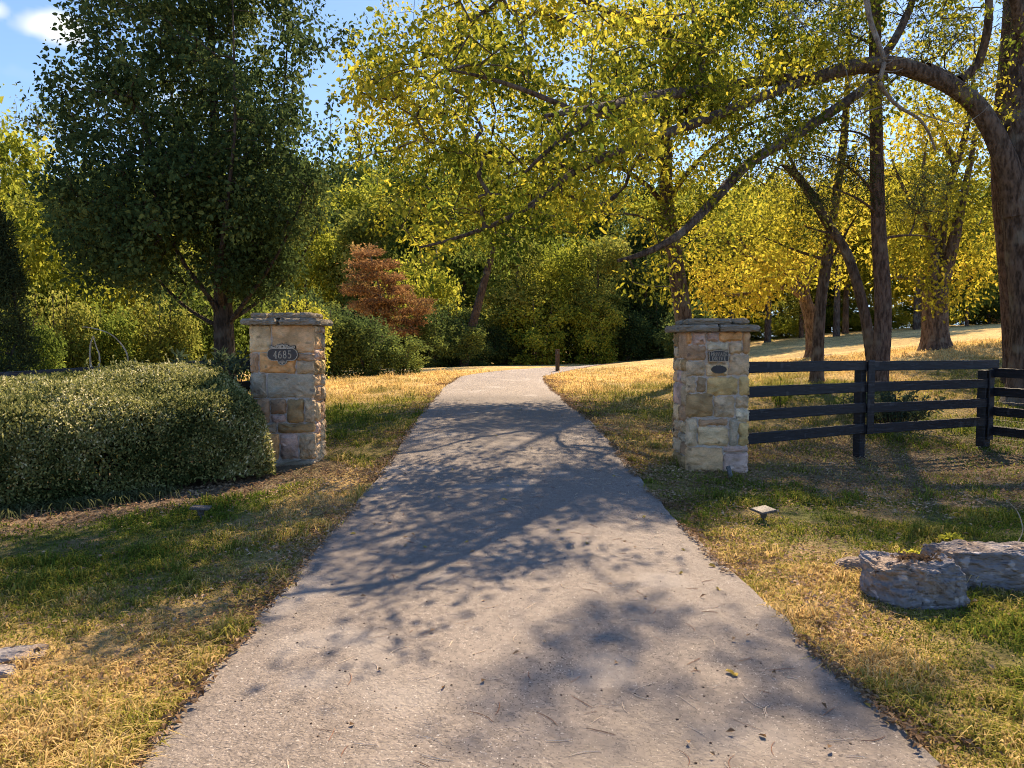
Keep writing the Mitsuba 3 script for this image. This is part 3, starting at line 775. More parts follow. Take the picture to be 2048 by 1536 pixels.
# --- broad dark pear tree on the left
rng = np.random.default_rng(101)
b = at(452, 725, 17.00); b = foot(b[0], b[1])
fork = at(447, 640, 17.00)
limbs = [flare((np.array([b, (b + fork) / 2, fork, at(442, 500, 17.00), at(430, 250, 17.13), at(420, 0, 17.13), at(415, -250, 17.13)]), np.array([.25, .24, .22, .15, .11, .07, .03])))]
for rows, r in (([(450, 650, 17.00), (415, 590, 16.61), (370, 530, 16.22), (320, 420, 15.82), (290, 300, 15.69)], .075), ([(450, 640, 17.00), (470, 560, 17.26), (520, 430, 17.65), (560, 250, 18.05), (575, 60, 18.18)], .085), ([(455, 650, 17.00), (500, 590, 16.48), (560, 500, 16.08), (610, 380, 15.82)], .06),
                ([(447, 600, 17.00), (400, 480, 17.78), (360, 330, 18.44), (340, 130, 18.83), (345, -60, 18.83)], .075), ([(445, 620, 17.00), (440, 540, 15.95), (455, 400, 15.17), (470, 220, 14.91), (465, 0, 15.04)], .07), ([(452, 645, 17.00), (520, 600, 17.78), (600, 520, 18.57), (650, 400, 19.09)], .06), ([(445, 655, 17.00), (380, 620, 17.65), (300, 540, 18.31), (220, 420, 18.70)], .06)):
    limbs.append(px_limb(rows, r, .015))
X0 = (405 - 1024) / F * 17
KP = 17 / 13
ells = [(X0, 13, 5.0, 2.5, 2.4, 2.3), (X0 + .15, 13, 7.2, 2.15, 2.1, 2.4), (X0 + .2, 13, 9.4, 1.5, 1.5, 2.3), (X0 - 1.2, 12.8, 4.4, 1.5, 1.6, 1.2), (X0 + 1.1, 12.8, 4.3, 1.45, 1.6, 1.2), (X0, 12.2, 3.7, 2.0, 1.5, 1.2), (X0 - .3, 13, 3.1, 2.0, 1.8, .8)]
ells = [(X0 + (e[0] - X0) * KP, 17 + (e[1] - 13) * KP, 1.6 + (e[2] - 1.6) * KP, e[3] * KP, e[4] * KP, e[5] * KP) for e in ells]
tips = blob_tips(ells, 2000, rng, .45, .7, .41, 3)
ex = np.array([at(x, y, d) for x, y, d in ((715, 60, 17.26), (700, 75, 17.26), (690, 100, 17.26), (680, 60, 17.26), (650, 95, 17.26), (45, 250, 16.48), (60, 225, 16.48), (75, 255, 16.48), (110, 240, 16.48), (95, 200, 16.48), (660, 250, 17.00), (670, 190, 17.00), (640, 330, 17.00), (665, 310, 17.00), (685, 350, 17.00), (120, 130, 17.00), (180, 20, 17.00), (215, -30, 17.00))])
tips = np.vstack([tips, ex])
tree('pear_tree', 'broad dark green tree behind the hedge, left of the left pillar', limbs, tips, rng, 'm_leaf_pear', 'm_bark_dark', 44, .165, .10, .070, fol_kw=dict(droop=.5))

# --- big leaning tree on the right with limbs over the drive
rng = np.random.default_rng(202)
tb = at(2062, 770, 15.0); tb = foot(tb[0], tb[1])
trunk = flare((np.array([tb, at(2062, 620, 15), at(2050, 500, 15.1), at(2042, 380, 15.2), at(2040, 200, 15.4), at(2055, 0, 15.6), at(2070, -350, 15.8)]), np.array([.42, .37, .36, .38, .25, .2, .08])))
limbs = [trunk,
         px_limb([(2034, 430, 15.1, .27), (2003, 300, 15.0, .21), (1942, 200, 15.0, .18), (1855, 150, 15.0, .165), (1770, 128, 15.0, .165), (1700, 135, 15.1, .155), (1640, 155, 15.1, .14), (1560, 160, 14.8, .115), (1408, 178, 13.7, .10), (1310, 192, 11.3, .08), (1215, 212, 9.2, .055), (1150, 222, 8.4, .04), (1090, 232, 8.0, .02)], .3),
         px_limb([(1770, 150, 15.0, .10), (1690, 205, 14.9, .10), (1600, 265, 14.4, .10), (1500, 325, 13.7, .10), (1400, 430, 12.8, .08), (1360, 468, 12.6, .07), (1300, 502, 12.5, .055), (1235, 522, 12.4, .03)], .1),
         px_limb([(1600, 165, 14.9, .09), (1495, 205, 13.3, .085), (1408, 240, 12.3, .08), (1290, 282, 11.8, .07), (1190, 322, 11.4, .06), (1120, 362, 11.1, .05), (1055, 415, 10.7, .042), (965, 458, 10.2, .03), (840, 495, 9.8, .016)], .1),
         px_limb([(1410, 175, 13.7, .08), (1395, 130, 13.7, .075), (1360, 80, 13.5, .07), (1310, 52, 13.0, .06), (1215, 22, 12.0, .05), (1100, -25, 11, .035), (1000, -40, 10.5, .02)], .1),
         px_limb([(1408, 140, 13.7, .05), (1392, 60, 14, .05), (1378, -20, 14.4, .045), (1360, -160, 14.6, .02)], .1),
         px_limb([(1385, 110, 13.6, .05), (1420, 60, 14, .045), (1465, 20, 14.6, .04), (1520, -80, 15, .02)], .1),
         px_limb([(1215, 212, 9.2, .045), (1165, 250, 8.9, .04), (1115, 285, 8.7, .032), (1050, 345, 8.5, .016)], .1),
         px_limb([(1150, 222, 8.4, .035), (1020, 170, 8.4, .026), (900, 140, 8.5, .012)], .1),
         px_limb([(1850, 140, 15, .15), (1900, 165, 15.2, .15), (1945, 205, 15.4, .16), (2000, 270, 15.5, .18)], .1),
         px_limb([(1760, 120, 15, .09), (1800, 60, 15.2, .08), (1830, -20, 15.4, .07), (1850, -200, 15.4, .03)], .1),
         px_limb([(1920, 160, 15.2, .10), (1960, 120, 15.1, .09), (1975, 60, 14.8, .08), (1960, -100, 14.4, .04)], .1),
         px_limb([(2045, 150, 15.5, .12), (2010, -80, 14.6, .09), (1900, -260, 13.6, .06), (1750, -360, 13, .03)], .1)]
# leaf clusters strung along the limbs
tips = []
for li, (p, r) in enumerate(limbs[1:9]):
    q = curve(np.c_[p, r], .15); q = q[q[:, 3] < .125]
    n = int(len(q) * (3.3 if li < 6 else 2.4))
    i = rng.integers(0, len(q), n)
    off = rng.normal(size=(n, 3)) * [.55, .6, .42] + [0, 0, .08]
    tips.append(q[i, :3] + off)
def image_tips(boxes):
    out = []
    for x0, x1, y0, y1, d0, d1, n in boxes:
        out.append(np.array([at(x, y, d) for x, y, d in zip(rng.uniform(x0, x1, n), rng.uniform(y0, y1, n), rng.uniform(d0, d1, n))]))
    return np.vstack(out)
tips.append(image_tips([(760, 1000, 30, 200, 9.2, 12.2, 80), (720, 960, 120, 320, 9.0, 11.5, 95), (700, 960, 120, 330, 15.5, 18.5, 60), (800, 960, 150, 330, 15, 19, 60), (860, 1120, -60, 240, 9.0, 13, 170), (1080, 1360, -80, 160, 10.5, 14.5, 90), (1350, 1560, -80, 120, 13.0, 15.8, 120), (740, 960, 290, 480, 16, 19.5, 70),
                        (930, 1130, 240, 460, 10.4, 14.5, 44), (1100, 1330, 220, 440, 11.0, 15, 38), (1330, 1540, 190, 330, 12.5, 15.5, 44), (1540, 1720, 0, 140, 14.0, 16.5, 90), (1700, 1940, -60, 60, 14, 16.5, 80), (690, 800, 90, 330, 9.6, 11.4, 55),
                        (1700, 1980, -420, -60, 12.5, 16.5, 90), (1900, 2250, -300, 250, 13, 17, 130), (700, 1300, -200, -70, 10, 14, 50)]))
tips = np.vstack(tips); tips = tips[meshkit.fbm(tips * 1.5, 3, 8) > .50]
spray = image_tips([(1470, 1710, -440, -230, 11.0, 12.2, 20)])                     # leafy sprays above the frame that throw the blots of shade on the near drive
tips = np.vstack([tips] + [q + rng.normal(size=(2, 3)) * [.12, .12, .06] for q in spray])
keyO, ch = tree('overhanging_tree', 'large rough barked tree at the right edge whose yellow green limbs overhang the drive', limbs, tips, rng, 'm_leaf_overhang', 'm_bark', 44, .14, .082, .046, fol_kw=dict(droop=.6, upb=.6))
# dead hanging branch of this tree, pale with lichen
dead = [curve(np.array([at(x, y, d) for x, y, d in rows]), .08) for rows in ([(1728, -60, 12.2), (1738, 30, 12.2), (1758, 90, 12.2), (1768, 125, 12.2), (1760, 160, 12.2), (1778, 195, 12.3), (1800, 215, 12.4), (1840, 240, 12.6), (1870, 300, 12.9)],
        [(1766, 120, 12.2), (1800, 118, 12.2), (1838, 112, 12.2)], [(1766, 122, 12.2), (1790, 100, 12.1), (1812, 100, 12.1)], [(1768, 130, 12.2), (1788, 118, 12.2), (1796, 100, 12.2), (1802, 85, 12.2)], [(1762, 142, 12.2), (1790, 143, 12.2), (1806, 137, 12.2)],
        [(1760, 150, 12.2), (1735, 160, 12.1), (1720, 172, 12.1), (1712, 190, 12.1)], [(1700, 175, 12.1), (1692, 140, 12.1), (1686, 118, 12.1)], [(1580, 20, 12.6), (1606, 48, 12.6), (1640, 66, 12.6), (1690, 64, 12.6)], [(1742, 178, 12.1), (1725, 195, 12.1), (1715, 210, 12.1)],
        [(1730, 222, 12.4), (1760, 214, 12.4), (1790, 190, 12.4), (1808, 165, 12.4)], [(1840, 226, 12.6), (1880, 240, 12.6), (1920, 248, 12.6), (1965, 224, 12.6), (1985, 200, 12.6)])]
put('dead_branch', cat([tube(dead[0], np.linspace(.05, .02, len(dead[0])), 7)] + [tube(c_, np.linspace(.012, .004, len(c_)), 5) for c_ in dead[1:]]), 'm_bark_pale', keyO, smooth=True, label='pale dead branch hanging from above')

# second trunk behind it, a cedar with shaggy bark
rng = np.random.default_rng(203)
cb = at(2040, 760, 17.0); cb = foot(cb[0], cb[1])
limbs = [flare((np.array([cb, at(2025, 560, 17), at(2008, 300, 17), at(2025, 60, 17), at(2040, -300, 17)]), np.array([.30, .27, .26, .22, .1])))]
tips = blob_tips([(cb[0] - .3, 16.6, 8.6, 1.3, 1.5, 2.2), (cb[0] + .3, 17, 12, 1.6, 1.6, 3)], 170, rng, .3, 1, .3, 2)
tree('cedar_tree', 'shaggy barked cedar at the right edge behind the overhanging tree', limbs, tips, rng, 'm_leaf_conifer', 'm_bark_cedar', 40, .2, .12, .02, hexa=False, fol_kw=dict(droop=.3), grow_kw=dict(lift=-.05))

# --- tree behind the right pillar
rng = np.random.default_rng(204)
b = foot(5.05, 20.5)
limbs = [flare((np.array([b, at(1362, 600, 20.3), at(1345, 490, 20), at(1332, 380, 19.8), at(1330, 250, 19.8), at(1335, 80, 19.8), at(1340, -150, 20)]), np.array([.25, .24, .22, .18, .14, .10, .03])))]
for rows, r in (([(1340, 430, 20), (1280, 360, 19.4), (1200, 320, 18.6), (1090, 330, 18), (1000, 360, 17.6)], .08), ([(1333, 350, 19.8), (1260, 240, 19), (1150, 180, 18.2), (1040, 170, 17.6)], .08), ([(1338, 400, 19.9), (1420, 300, 20), (1520, 240, 20.3), (1600, 220, 20.6)], .08), ([(1332, 260, 19.8), (1280, 120, 19.5), (1200, 20, 19)], .07), ([(1344, 470, 20), (1270, 430, 19.4), (1180, 420, 18.8)], .05)):
    limbs.append(px_limb(rows, r, .015))
tips = image_tips([(960, 1240, 300, 450, 16.8, 20, 120), (930, 1130, 230, 440, 16.5, 19.5, 90), (1000, 1320, 130, 330, 17, 21, 190), (1240, 1440, 180, 440, 18, 22, 140), (740, 960, 280, 480, 16, 19, 60), (740, 1300, -20, 300, 17, 21, 140), (1300, 1640, -40, 200, 18, 22, 70), (1380, 1620, 120, 330, 19, 22, 90), (1100, 1500, -100, 150, 17.5, 22, 110), (1150, 1420, 400, 480, 18, 20.5, 36), (880, 1010, 380, 470, 16.5, 19, 24)])
tips = tips[meshkit.fbm(tips * .8, 3, 12) > .45]
tree('hardwood_tree', 'straight grey trunked tree rising right behind the right pillar', limbs, tips, rng, 'm_leaf_overhang', 'm_bark', 44, .20, .11, .065, hexa=False)

# --- trees on the right lawn
rng = np.random.default_rng(205)
b = foot(8.25, 16.4)
limbs = [flare((np.array([b, at(1766, 640, 16.4), at(1757, 450, 16.4), at(1752, 250, 16.4), at(1750, 60, 16.4), at(1748, -200, 16.4)]), np.array([.19, .18, .155, .135, .12, .05])))]
for rows in ([(1757, 430, 16.4), (1700, 390, 16.0), (1640, 370, 15.8)], [(1755, 400, 16.4), (1690, 330, 16.2), (1600, 300, 16)], [(1756, 290, 16.4), (1700, 262, 16.4), (1650, 262, 16.2)], [(1758, 480, 16.4), (1820, 470, 16.2), (1880, 480, 16)], [(1752, 200, 16.4), (1830, 130, 16.2), (1890, 110, 16)], [(1750, 90, 16.4), (1670, 60, 16.5), (1560, 40, 16.6)]):
    limbs.append(px_limb(rows, .035, .008))
tips = image_tips([(1490, 1720, -40, 130, 15.8, 17.2, 110), (1600, 1740, 300, 420, 15.6, 17, 46), (1560, 1740, 130, 300, 15.8, 17.2, 40), (1770, 1900, 330, 430, 15.8, 17, 26), (1650, 1860, -260, 0, 15.2, 17.6, 120), (1760, 1960, 20, 160, 15.6, 17, 50)])
tree('cedar_tree', 'slender dark cedar trunk standing straight behind the fence', limbs, tips, rng, 'm_leaf_conifer', 'm_bark_cedar', 46, .17, .13, .018, hexa=False, fol_kw=dict(droop=.2, flat=.6), grow_kw=dict(lift=-.05))

rng = np.random.default_rng(206)
b = foot((1748 - 1024) / F * 17.2, 17.2)
limbs = [(np.array([b, at(1735, 660, 17.2), at(1712, 560, 17.2), at(1690, 500, 17.2), at(1660, 455, 17.2), at(1625, 395, 17.2), at(1592, 350, 17.2), at(1565, 330, 17.2)]), np.array([.13, .12, .115, .11, .11, .10, .095, .04])),
         px_limb([(1668, 468, 17.2), (1640, 462, 17.1), (1608, 452, 17)], .04, .012), px_limb([(1600, 358, 17.2), (1570, 290, 17.0), (1545, 200, 16.9)], .05, .012)]
tips = image_tips([(1500, 1640, 180, 330, 16.2, 18, 40), (1440, 1560, 260, 400, 16.4, 18, 30), (1580, 1700, 420, 480, 16.8, 17.6, 10)])
tree('leaning_tree', 'thin leaning tree with a bent trunk left of the cedar trunk', limbs, tips, rng, 'm_leaf_olive', 'm_bark', 30, .22, .09, .05, hexa=False)

rng = np.random.default_rng(207)
b = foot((1634 - 1024) / F * 18.6, 18.6)
limbs = [flare((np.array([b, at(1640, 620, 18.6), at(1652, 530, 18.6), at(1662, 450, 18.6), at(1674, 380, 18.6), at(1690, 250, 18.6), at(1700, 50, 18.6)]), np.array([.15, .14, .135, .125, .11, .09, .03]))),
         px_limb([(1648, 560, 18.6), (1690, 470, 18.4), (1720, 420, 18.2)], .05, .012), px_limb([(1664, 440, 18.6), (1600, 360, 18.9), (1540, 330, 19.2)], .06, .012), px_limb([(1655, 520, 18.6), (1590, 500, 18.8), (1520, 470, 19)], .05, .012)]
tips = image_tips([(1560, 1720, 330, 480, 17.4, 20, 60), (1640, 1800, 150, 360, 17.5, 20, 60), (1480, 1640, 420, 560, 18.2, 20, 40), (1580, 1760, -60, 170, 17.5, 20, 60)])
tree('lawn_tree', 'brown trunked tree on the lawn left of the leaning tree', limbs, tips, rng, 'm_leaf_gold', 'm_bark', 30, .24, .10, .06, hexa=False)

rng = np.random.default_rng(208)
b = foot((1871 - 1024) / F * 25.5, 25.5)
fk = at(1871, 575, 25.5)
limbs = [flare((np.array([b, at(1870, 640, 25.5), fk]), np.array([.44, .41, .42])))]
for rows, r in (([(1868, 580, 25.5), (1866, 500, 25.5), (1848, 420, 25.2), (1846, 350, 25), (1855, 280, 25)], .20), ([(1874, 580, 25.5), (1880, 480, 25.8), (1895, 380, 26), (1925, 290, 26.2), (1945, 180, 26.2), (1950, 60, 26.2)], .24), ([(1878, 585, 25.5), (1908, 480, 25.2), (1925, 400, 25), (1945, 300, 24.8), (1960, 220, 24.8)], .24), ([(1846, 430, 25.2), (1810, 380, 25), (1780, 300, 25)], .10), ([(1870, 460, 25.6), (1800, 440, 26), (1750, 430, 26.4)], .08), ([(1910, 330, 26), (1880, 260, 26), (1850, 200, 26)], .12), ([(1850, 570, 25.5), (1800, 555, 25), (1770, 560, 24.6)], .06)):
    limbs.append(px_limb(rows, r, .02))
tips = image_tips([(1770, 1990, 380, 560, 23.5, 28, 150), (1780, 2000, 230, 420, 23.5, 28, 130), (1750, 1900, 420, 540, 24, 27, 60), (1820, 2000, 60, 250, 24, 28, 110), (1830, 1960, 520, 610, 24, 26.5, 40), (2000, 2200, 100, 560, 24, 28, 80)])
tips = tips[meshkit.fbm(tips * .6, 3, 4) > .42]
tree('forked_tree', 'thick trunked tree with spreading fork on the sunny slope', limbs, tips, rng, 'm_leaf_gold', 'm_bark', 34, .34, .15, .09, hexa=False)

rng = np.random.default_rng(209)
b = foot((1628 - 1024) / F * 33, 33)
limbs = [flare((np.array([b, at(1622, 640, 33), at(1608, 590, 33), at(1600, 500, 33), at(1590, 380, 33)]), np.array([.34, .31, .26, .18, .05]))),
         px_limb([(1614, 605, 33), (1570, 575, 32), (1520, 578, 31), (1470, 590, 30), (1425, 583, 29.4)], .17, .03), px_limb([(1608, 590, 33), (1560, 540, 32), (1510, 520, 31), (1470, 495, 30.6), (1440, 470, 30.4)], .14, .03),
         px_limb([(1540, 535, 31.6), (1480, 480, 31), (1450, 420, 31)], .08, .02), px_limb([(1606, 580, 33), (1640, 500, 33.5), (1660, 420, 34)], .16, .03)]
tips = image_tips([(1385, 1600, 400, 560, 28.5, 33, 170), (1400, 1560, 540, 630, 28.5, 31, 60), (1560, 1700, 380, 560, 31, 35, 90), (1470, 1640, 360, 450, 30, 34, 50)])
tips = tips[meshkit.fbm(tips * .5, 3, 4) > .42]
tree('spreading_tree', 'golden tree with long low limbs reaching left above the right pillar', limbs, tips, rng, 'm_leaf_gold', 'm_bark', 40, .38, .15, .09, hexa=False)

# --- arborvitae at the left edge
rng = np.random.default_rng(210)
b = foot((-10 - 1024) / F * 13.5, 13.5)
limbs = [(np.array([b, b + [0, 0, 2.4], b + [0, 0, 4.4]]), np.array([.09, .06, .02]))]
u = rng.random(620); an = rng.uniform(0, 2 * np.pi, 620); rad = (.62 * (1 - u) ** .55 + .05) * (.85 + .3 * rng.random(620))
tips = np.stack([b[0] + np.cos(an) * rad, b[1] + np.sin(an) * rad, b[2] + .25 + u * 4.1], 1)
tree('arborvitae', 'dark columnar evergreen at the left edge of the photo', limbs, tips, rng, 'm_leaf_conifer', 'm_bark_dark', 46, .085, .09, .022, hexa=False, fol_kw=dict(droop=-.7, along=.3, upb=0), grow_kw=dict(lift=.2))

# --- the orange dogwood at the wood's edge
rng = np.random.default_rng(211)
b = foot(-7.7, 42)
limbs = [(np.array([b, at(765, 640, 42), at(755, 560, 42), at(735, 500, 42)]), np.array([.12, .10, .06, .02])), px_limb([(765, 650, 42), (745, 635, 42), (735, 660, 42), (728, 690, 42)], .04, .02), px_limb([(762, 640, 42), (800, 625, 42), (845, 622, 42)], .06, .01), px_limb([(757, 590, 42), (790, 560, 42), (830, 590, 42)], .05, .01)]
tips = np.vstack([np.array([at(x, y + rng.normal() * 5, d) for x, y, d in zip(rng.uniform(x0, x1, n), np.repeat(y, n) + 0, rng.uniform(40, 43, n))]) for x0, x1, y, n in
                  ((705, 760, 505, 16), (698, 790, 530, 30), (700, 800, 555, 34), (705, 820, 578, 38), (725, 868, 602, 46), (720, 865, 622, 48), (760, 850, 640, 28), (700, 790, 612, 30), (770, 845, 662, 22), (690, 740, 580, 20))])
tree('dogwood_tree', 'small rust orange dogwood at the edge of the dark wood', limbs, tips, rng, 'm_leaf_rust', 'm_bark_pale', 64, .17, .14, .085, hexa=False, fol_kw=dict(flat=.35, upb=1.6, droop=.2), grow_kw=dict(lift=0))

# --- leaning dark trunk in the wood
rng = np.random.default_rng(212)
b = foot((926 - 1024) / F * 43.0, 43.0)
limbs = [(np.array([b, at(940, 670, 43), at(956, 610, 43), at(972, 550, 43), at(985, 500, 43), at(992, 440, 43)]), np.array([.29, .27, .24, .21, .17, .07]))]
tips = image_tips([(900, 1060, 400, 520, 41, 45, 70)])
tree('leaning_tree', 'dark leaning trunk in the wood beyond the left lawn', limbs, tips, rng, 'm_leaf_mid', 'm_bark_dark', 50, .4, .17, .11, hexa=False)

# --- the wood behind: five kinds of tree, repeated with their own place, size and leaf colour
def proto(seed, h, base, r, n, per, spread, L, W, stems=1, thr=.40, trunk_r=.16, bulge=.5):
    rng = np.random.default_rng(seed)
    limbs = []
    for k_ in range(stems):
        a = rng.uniform(0, 6.28); sp = 0 if stems == 1 else .25 * r
        limbs.append((np.array([[0, 0, -.3], [math.cos(a) * sp * .3, math.sin(a) * sp * .3, base * .6 + .3], [math.cos(a) * sp, math.sin(a) * sp, (base + h) / 2], [math.cos(a) * sp * 1.4, math.sin(a) * sp * 1.4, h * .92]]), np.array([trunk_r * 1.2, trunk_r, trunk_r * .6, .02])))
    ch = h - base; cz = base + ch * bulge
    ells = [(0, 0, cz, r * .8, r * .8, ch * .5)]
    for _ in range(9):
        a = rng.uniform(0, 6.28); z = base + ch * rng.uniform(.12, .85); q = r * rng.uniform(.4, .75) * (1.1 - abs((z - cz) / ch))
        ells.append((math.cos(a) * q, math.sin(a) * q, z, r * rng.uniform(.3, .5), r * rng.uniform(.3, .5), ch * rng.uniform(.10, .2)))
    tips = blob_tips(ells, n, rng, .5, 1.3 / max(r, 1) * 2, thr, seed)
    wood, tw, ch_ = grow(limbs, tips, rng, k_r=.007, step=.8)
    return mikit.ply(cat(wood + tw), 'm_bark', smooth=True), (lambda q: mikit.ply((q[0], q[1]), 'm_leaf_mid', uv=q[2]))(foliage(ch_, per, spread, L, W, rng, False, droop=.3, upb=1.0)), h, r


PROTO = {'oval': proto(31, 12, 1.6, 3.0, 250, 52, .30, .24, .16, thr=.45), 'broad': proto(32, 10, 1.2, 3.8, 260, 52, .32, .24, .16, thr=.45), 'shrub': proto(33, 4.5, .0, 2.3, 150, 50, .20, .17, .11, stems=4, trunk_r=.05, thr=.44),
         'high': proto(34, 13, 4.6, 3.2, 210, 50, .32, .24, .16, trunk_r=.2, thr=.44), 'wispy': proto(35, 9, 2, 1.8, 90, 14, .3, .13, .08, trunk_r=.09), 'oval2': proto(36, 12, .9, 2.8, 250, 52, .29, .23, .15, bulge=.42, thr=.45)}
BG = np.random.default_rng(77)
ORD = ['first', 'second', 'third', 'fourth', 'fifth', 'sixth', 'seventh', 'eighth', 'ninth', 'tenth', 'eleventh', 'twelfth', 'thirteenth', 'fourteenth', 'fifteenth', 'sixteenth', 'seventeenth', 'eighteenth', 'nineteenth', 'twentieth',
       'twenty-first', 'twenty-second', 'twenty-third', 'twenty-fourth', 'twenty-fifth', 'twenty-sixth']
HUE = {'m_leaf_lime': 'yellow green', 'm_leaf_olive': 'olive', 'm_leaf_mid': 'mid green', 'm_leaf_dark': 'dark green', 'm_leaf_gold': 'golden'}


def wood_tree(kind, px, Y, top, width, leaf, label, group=None, bark='m_bark', name=None):
    Y = 31 + (Y - 31) * 1.25 + 12 if Y > 31 and px < 1370 else Y * 1.22 if px >= 1370 else Y
    """px: where the trunk stands in the photo, Y: how far away, top: row of its crown's top, width: crown width in photo pixels"""
    w, c, h, r = PROTO[kind]
    x = (px - CX) / F * Y * math.cos(PITCH); z = float(gnd(x, Y)) - .1
    sz = (at(px, top, Y)[2] - z) / h; sx = width / F * Y / 2 / r
    key = thing(name or {'shrub': 'understory_bush'}.get(kind, 'wood_tree'), label, 'bush' if kind == 'shrub' else 'tree', group)
    sx = max(sx, .72 * sz)
    M = T().translate([x, Y, z]).rotate([0, 0, 1], float(BG.uniform(0, 360))).scale([sx, sx, sz])
    scene[key + '__trunk'] = {**w, 'bsdf': {'type': 'ref', 'id': bark}, 'to_world': M}
    scene[key + '__crown'] = {**c, 'bsdf': {'type': 'ref', 'id': leaf}, 'to_world': M}
    return key


for a in (
    ('broad', 5, 24, 235, 210, 'm_leaf_lime', 'tall yellow green tree at the left edge, above the arborvitae'),
    ('wispy', 88, 29, 170, 110, 'm_leaf_olive', 'thin half bare tree against the sky at the upper left', None, 'm_bark_pale'),
    ('oval2', 120, 27, 350, 190, 'm_leaf_olive', 'olive green tree between the left edge tree and the dark pear tree'),
    ('oval', 265, 30, 330, 230, 'm_leaf_lime', 'sunlit lime tree showing behind the left side of the dark pear tree'),
    ('shrub', 600, 24, 590, 130, 'm_leaf_lime', 'bright yellow green bush directly behind the left pillar'),
    ('shrub', 838, 35, 505, 120, 'm_leaf_lime', 'lime bush above and right of the orange dogwood'),
    ('oval2', 1035, 36, 440, 170, 'm_leaf_olive', 'pale olive tree beyond the bend, left of the bright lime tree'),
    ('broad', 1115, 37, 470, 180, 'm_leaf_lime', 'bright lime tree straight beyond the marker post'),
    ('oval2', 1195, 36, 450, 150, 'm_leaf_olive', 'yellow olive tree right of the bright lime tree'),
    ('shrub', 1075, 34.5, 590, 180, 'm_leaf_lime', 'low lime bush behind the bend of the drive'),
    ('shrub', 1190, 34.5, 600, 120, 'm_leaf_lime', 'lime bush just right of the marker post'),
    ('oval', 1290, 39, 430, 150, 'm_leaf_dark', 'dark bluish green tree left of the right pillar'),
):
    wood_tree(*a)
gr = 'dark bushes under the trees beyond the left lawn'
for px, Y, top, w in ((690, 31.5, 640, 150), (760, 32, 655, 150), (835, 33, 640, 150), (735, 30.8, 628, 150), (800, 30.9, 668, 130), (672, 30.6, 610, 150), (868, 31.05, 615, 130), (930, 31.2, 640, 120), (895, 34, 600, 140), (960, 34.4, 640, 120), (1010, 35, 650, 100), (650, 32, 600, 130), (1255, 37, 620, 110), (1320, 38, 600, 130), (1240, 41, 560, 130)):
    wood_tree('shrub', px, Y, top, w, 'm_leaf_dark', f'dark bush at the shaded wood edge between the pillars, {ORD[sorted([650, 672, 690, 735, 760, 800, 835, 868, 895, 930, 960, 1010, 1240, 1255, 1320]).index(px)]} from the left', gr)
gr = 'undergrowth of the wood'
US = [(px, 37.5 + BG.uniform(-1.5, 3), 615 + BG.uniform(-45, 45), BG.uniform(100, 150)) for px in range(560, 1380, 48)]
for i, (px, Y, top, w) in enumerate(US):
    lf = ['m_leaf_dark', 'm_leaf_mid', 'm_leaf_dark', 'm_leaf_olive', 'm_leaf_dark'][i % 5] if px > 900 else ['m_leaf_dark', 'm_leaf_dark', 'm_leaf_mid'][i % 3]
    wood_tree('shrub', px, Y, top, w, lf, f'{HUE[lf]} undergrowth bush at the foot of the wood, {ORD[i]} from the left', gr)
gr = 'green bushes behind the left fence'
for px, Y, top, w, lf in ((110, 20, 570, 170, 'm_leaf_olive'), (215, 21, 600, 170, 'm_leaf_mid'), (320, 22, 590, 170, 'm_leaf_olive'), (400, 24, 560, 160, 'm_leaf_mid'), (510, 26, 590, 140, 'm_leaf_mid'), (40, 18, 620, 140, 'm_leaf_mid'), (170, 25, 500, 180, 'm_leaf_lime'), (360, 27, 480, 180, 'm_leaf_olive'), (-60, 22, 520, 200, 'm_leaf_mid')):
    wood_tree('shrub', px, Y, top, w, lf, f'{HUE[lf]} bush behind the black left fence, {ORD[sorted([110, 215, 320, 400, 510, 40, 170, 360, -60]).index(px)]} from the left', gr)
gr = 'tall trees of the wood behind'
kinds = ['oval', 'oval2', 'broad', 'high']
lv = ['m_leaf_mid', 'm_leaf_olive', 'm_leaf_dark', 'm_leaf_mid', 'm_leaf_lime']
for row, (Y0, x0, x1, dx, t0) in enumerate(((46, 420, 1010, 105, 400), (54, -150, 1420, 112, 375), (64, -260, 1500, 120, 365), (76, -340, 1560, 120, 380))):
    for i, px in enumerate(np.arange(x0, x1, dx)):
        Y = Y0 + BG.uniform(-2.5, 2.5); top = t0 + BG.uniform(-45, 45) - (45 if 560 < px < 1150 else 0) + (60 if px < 200 and row == 1 else 0)
        wood_tree(kinds[(i * 3 + row) % (3 if row < 2 else 4)], px + BG.uniform(-25, 25), Y, top, BG.uniform(150, 215), lv[(i * 2 + row * 3) % 5], f"tall {HUE[lv[(i * 2 + row * 3) % 5]]} tree in the wood's {('front', 'second', 'third', 'rearmost')[row]} row, {ORD[i]} from the left", gr)
gr = 'slope trees'
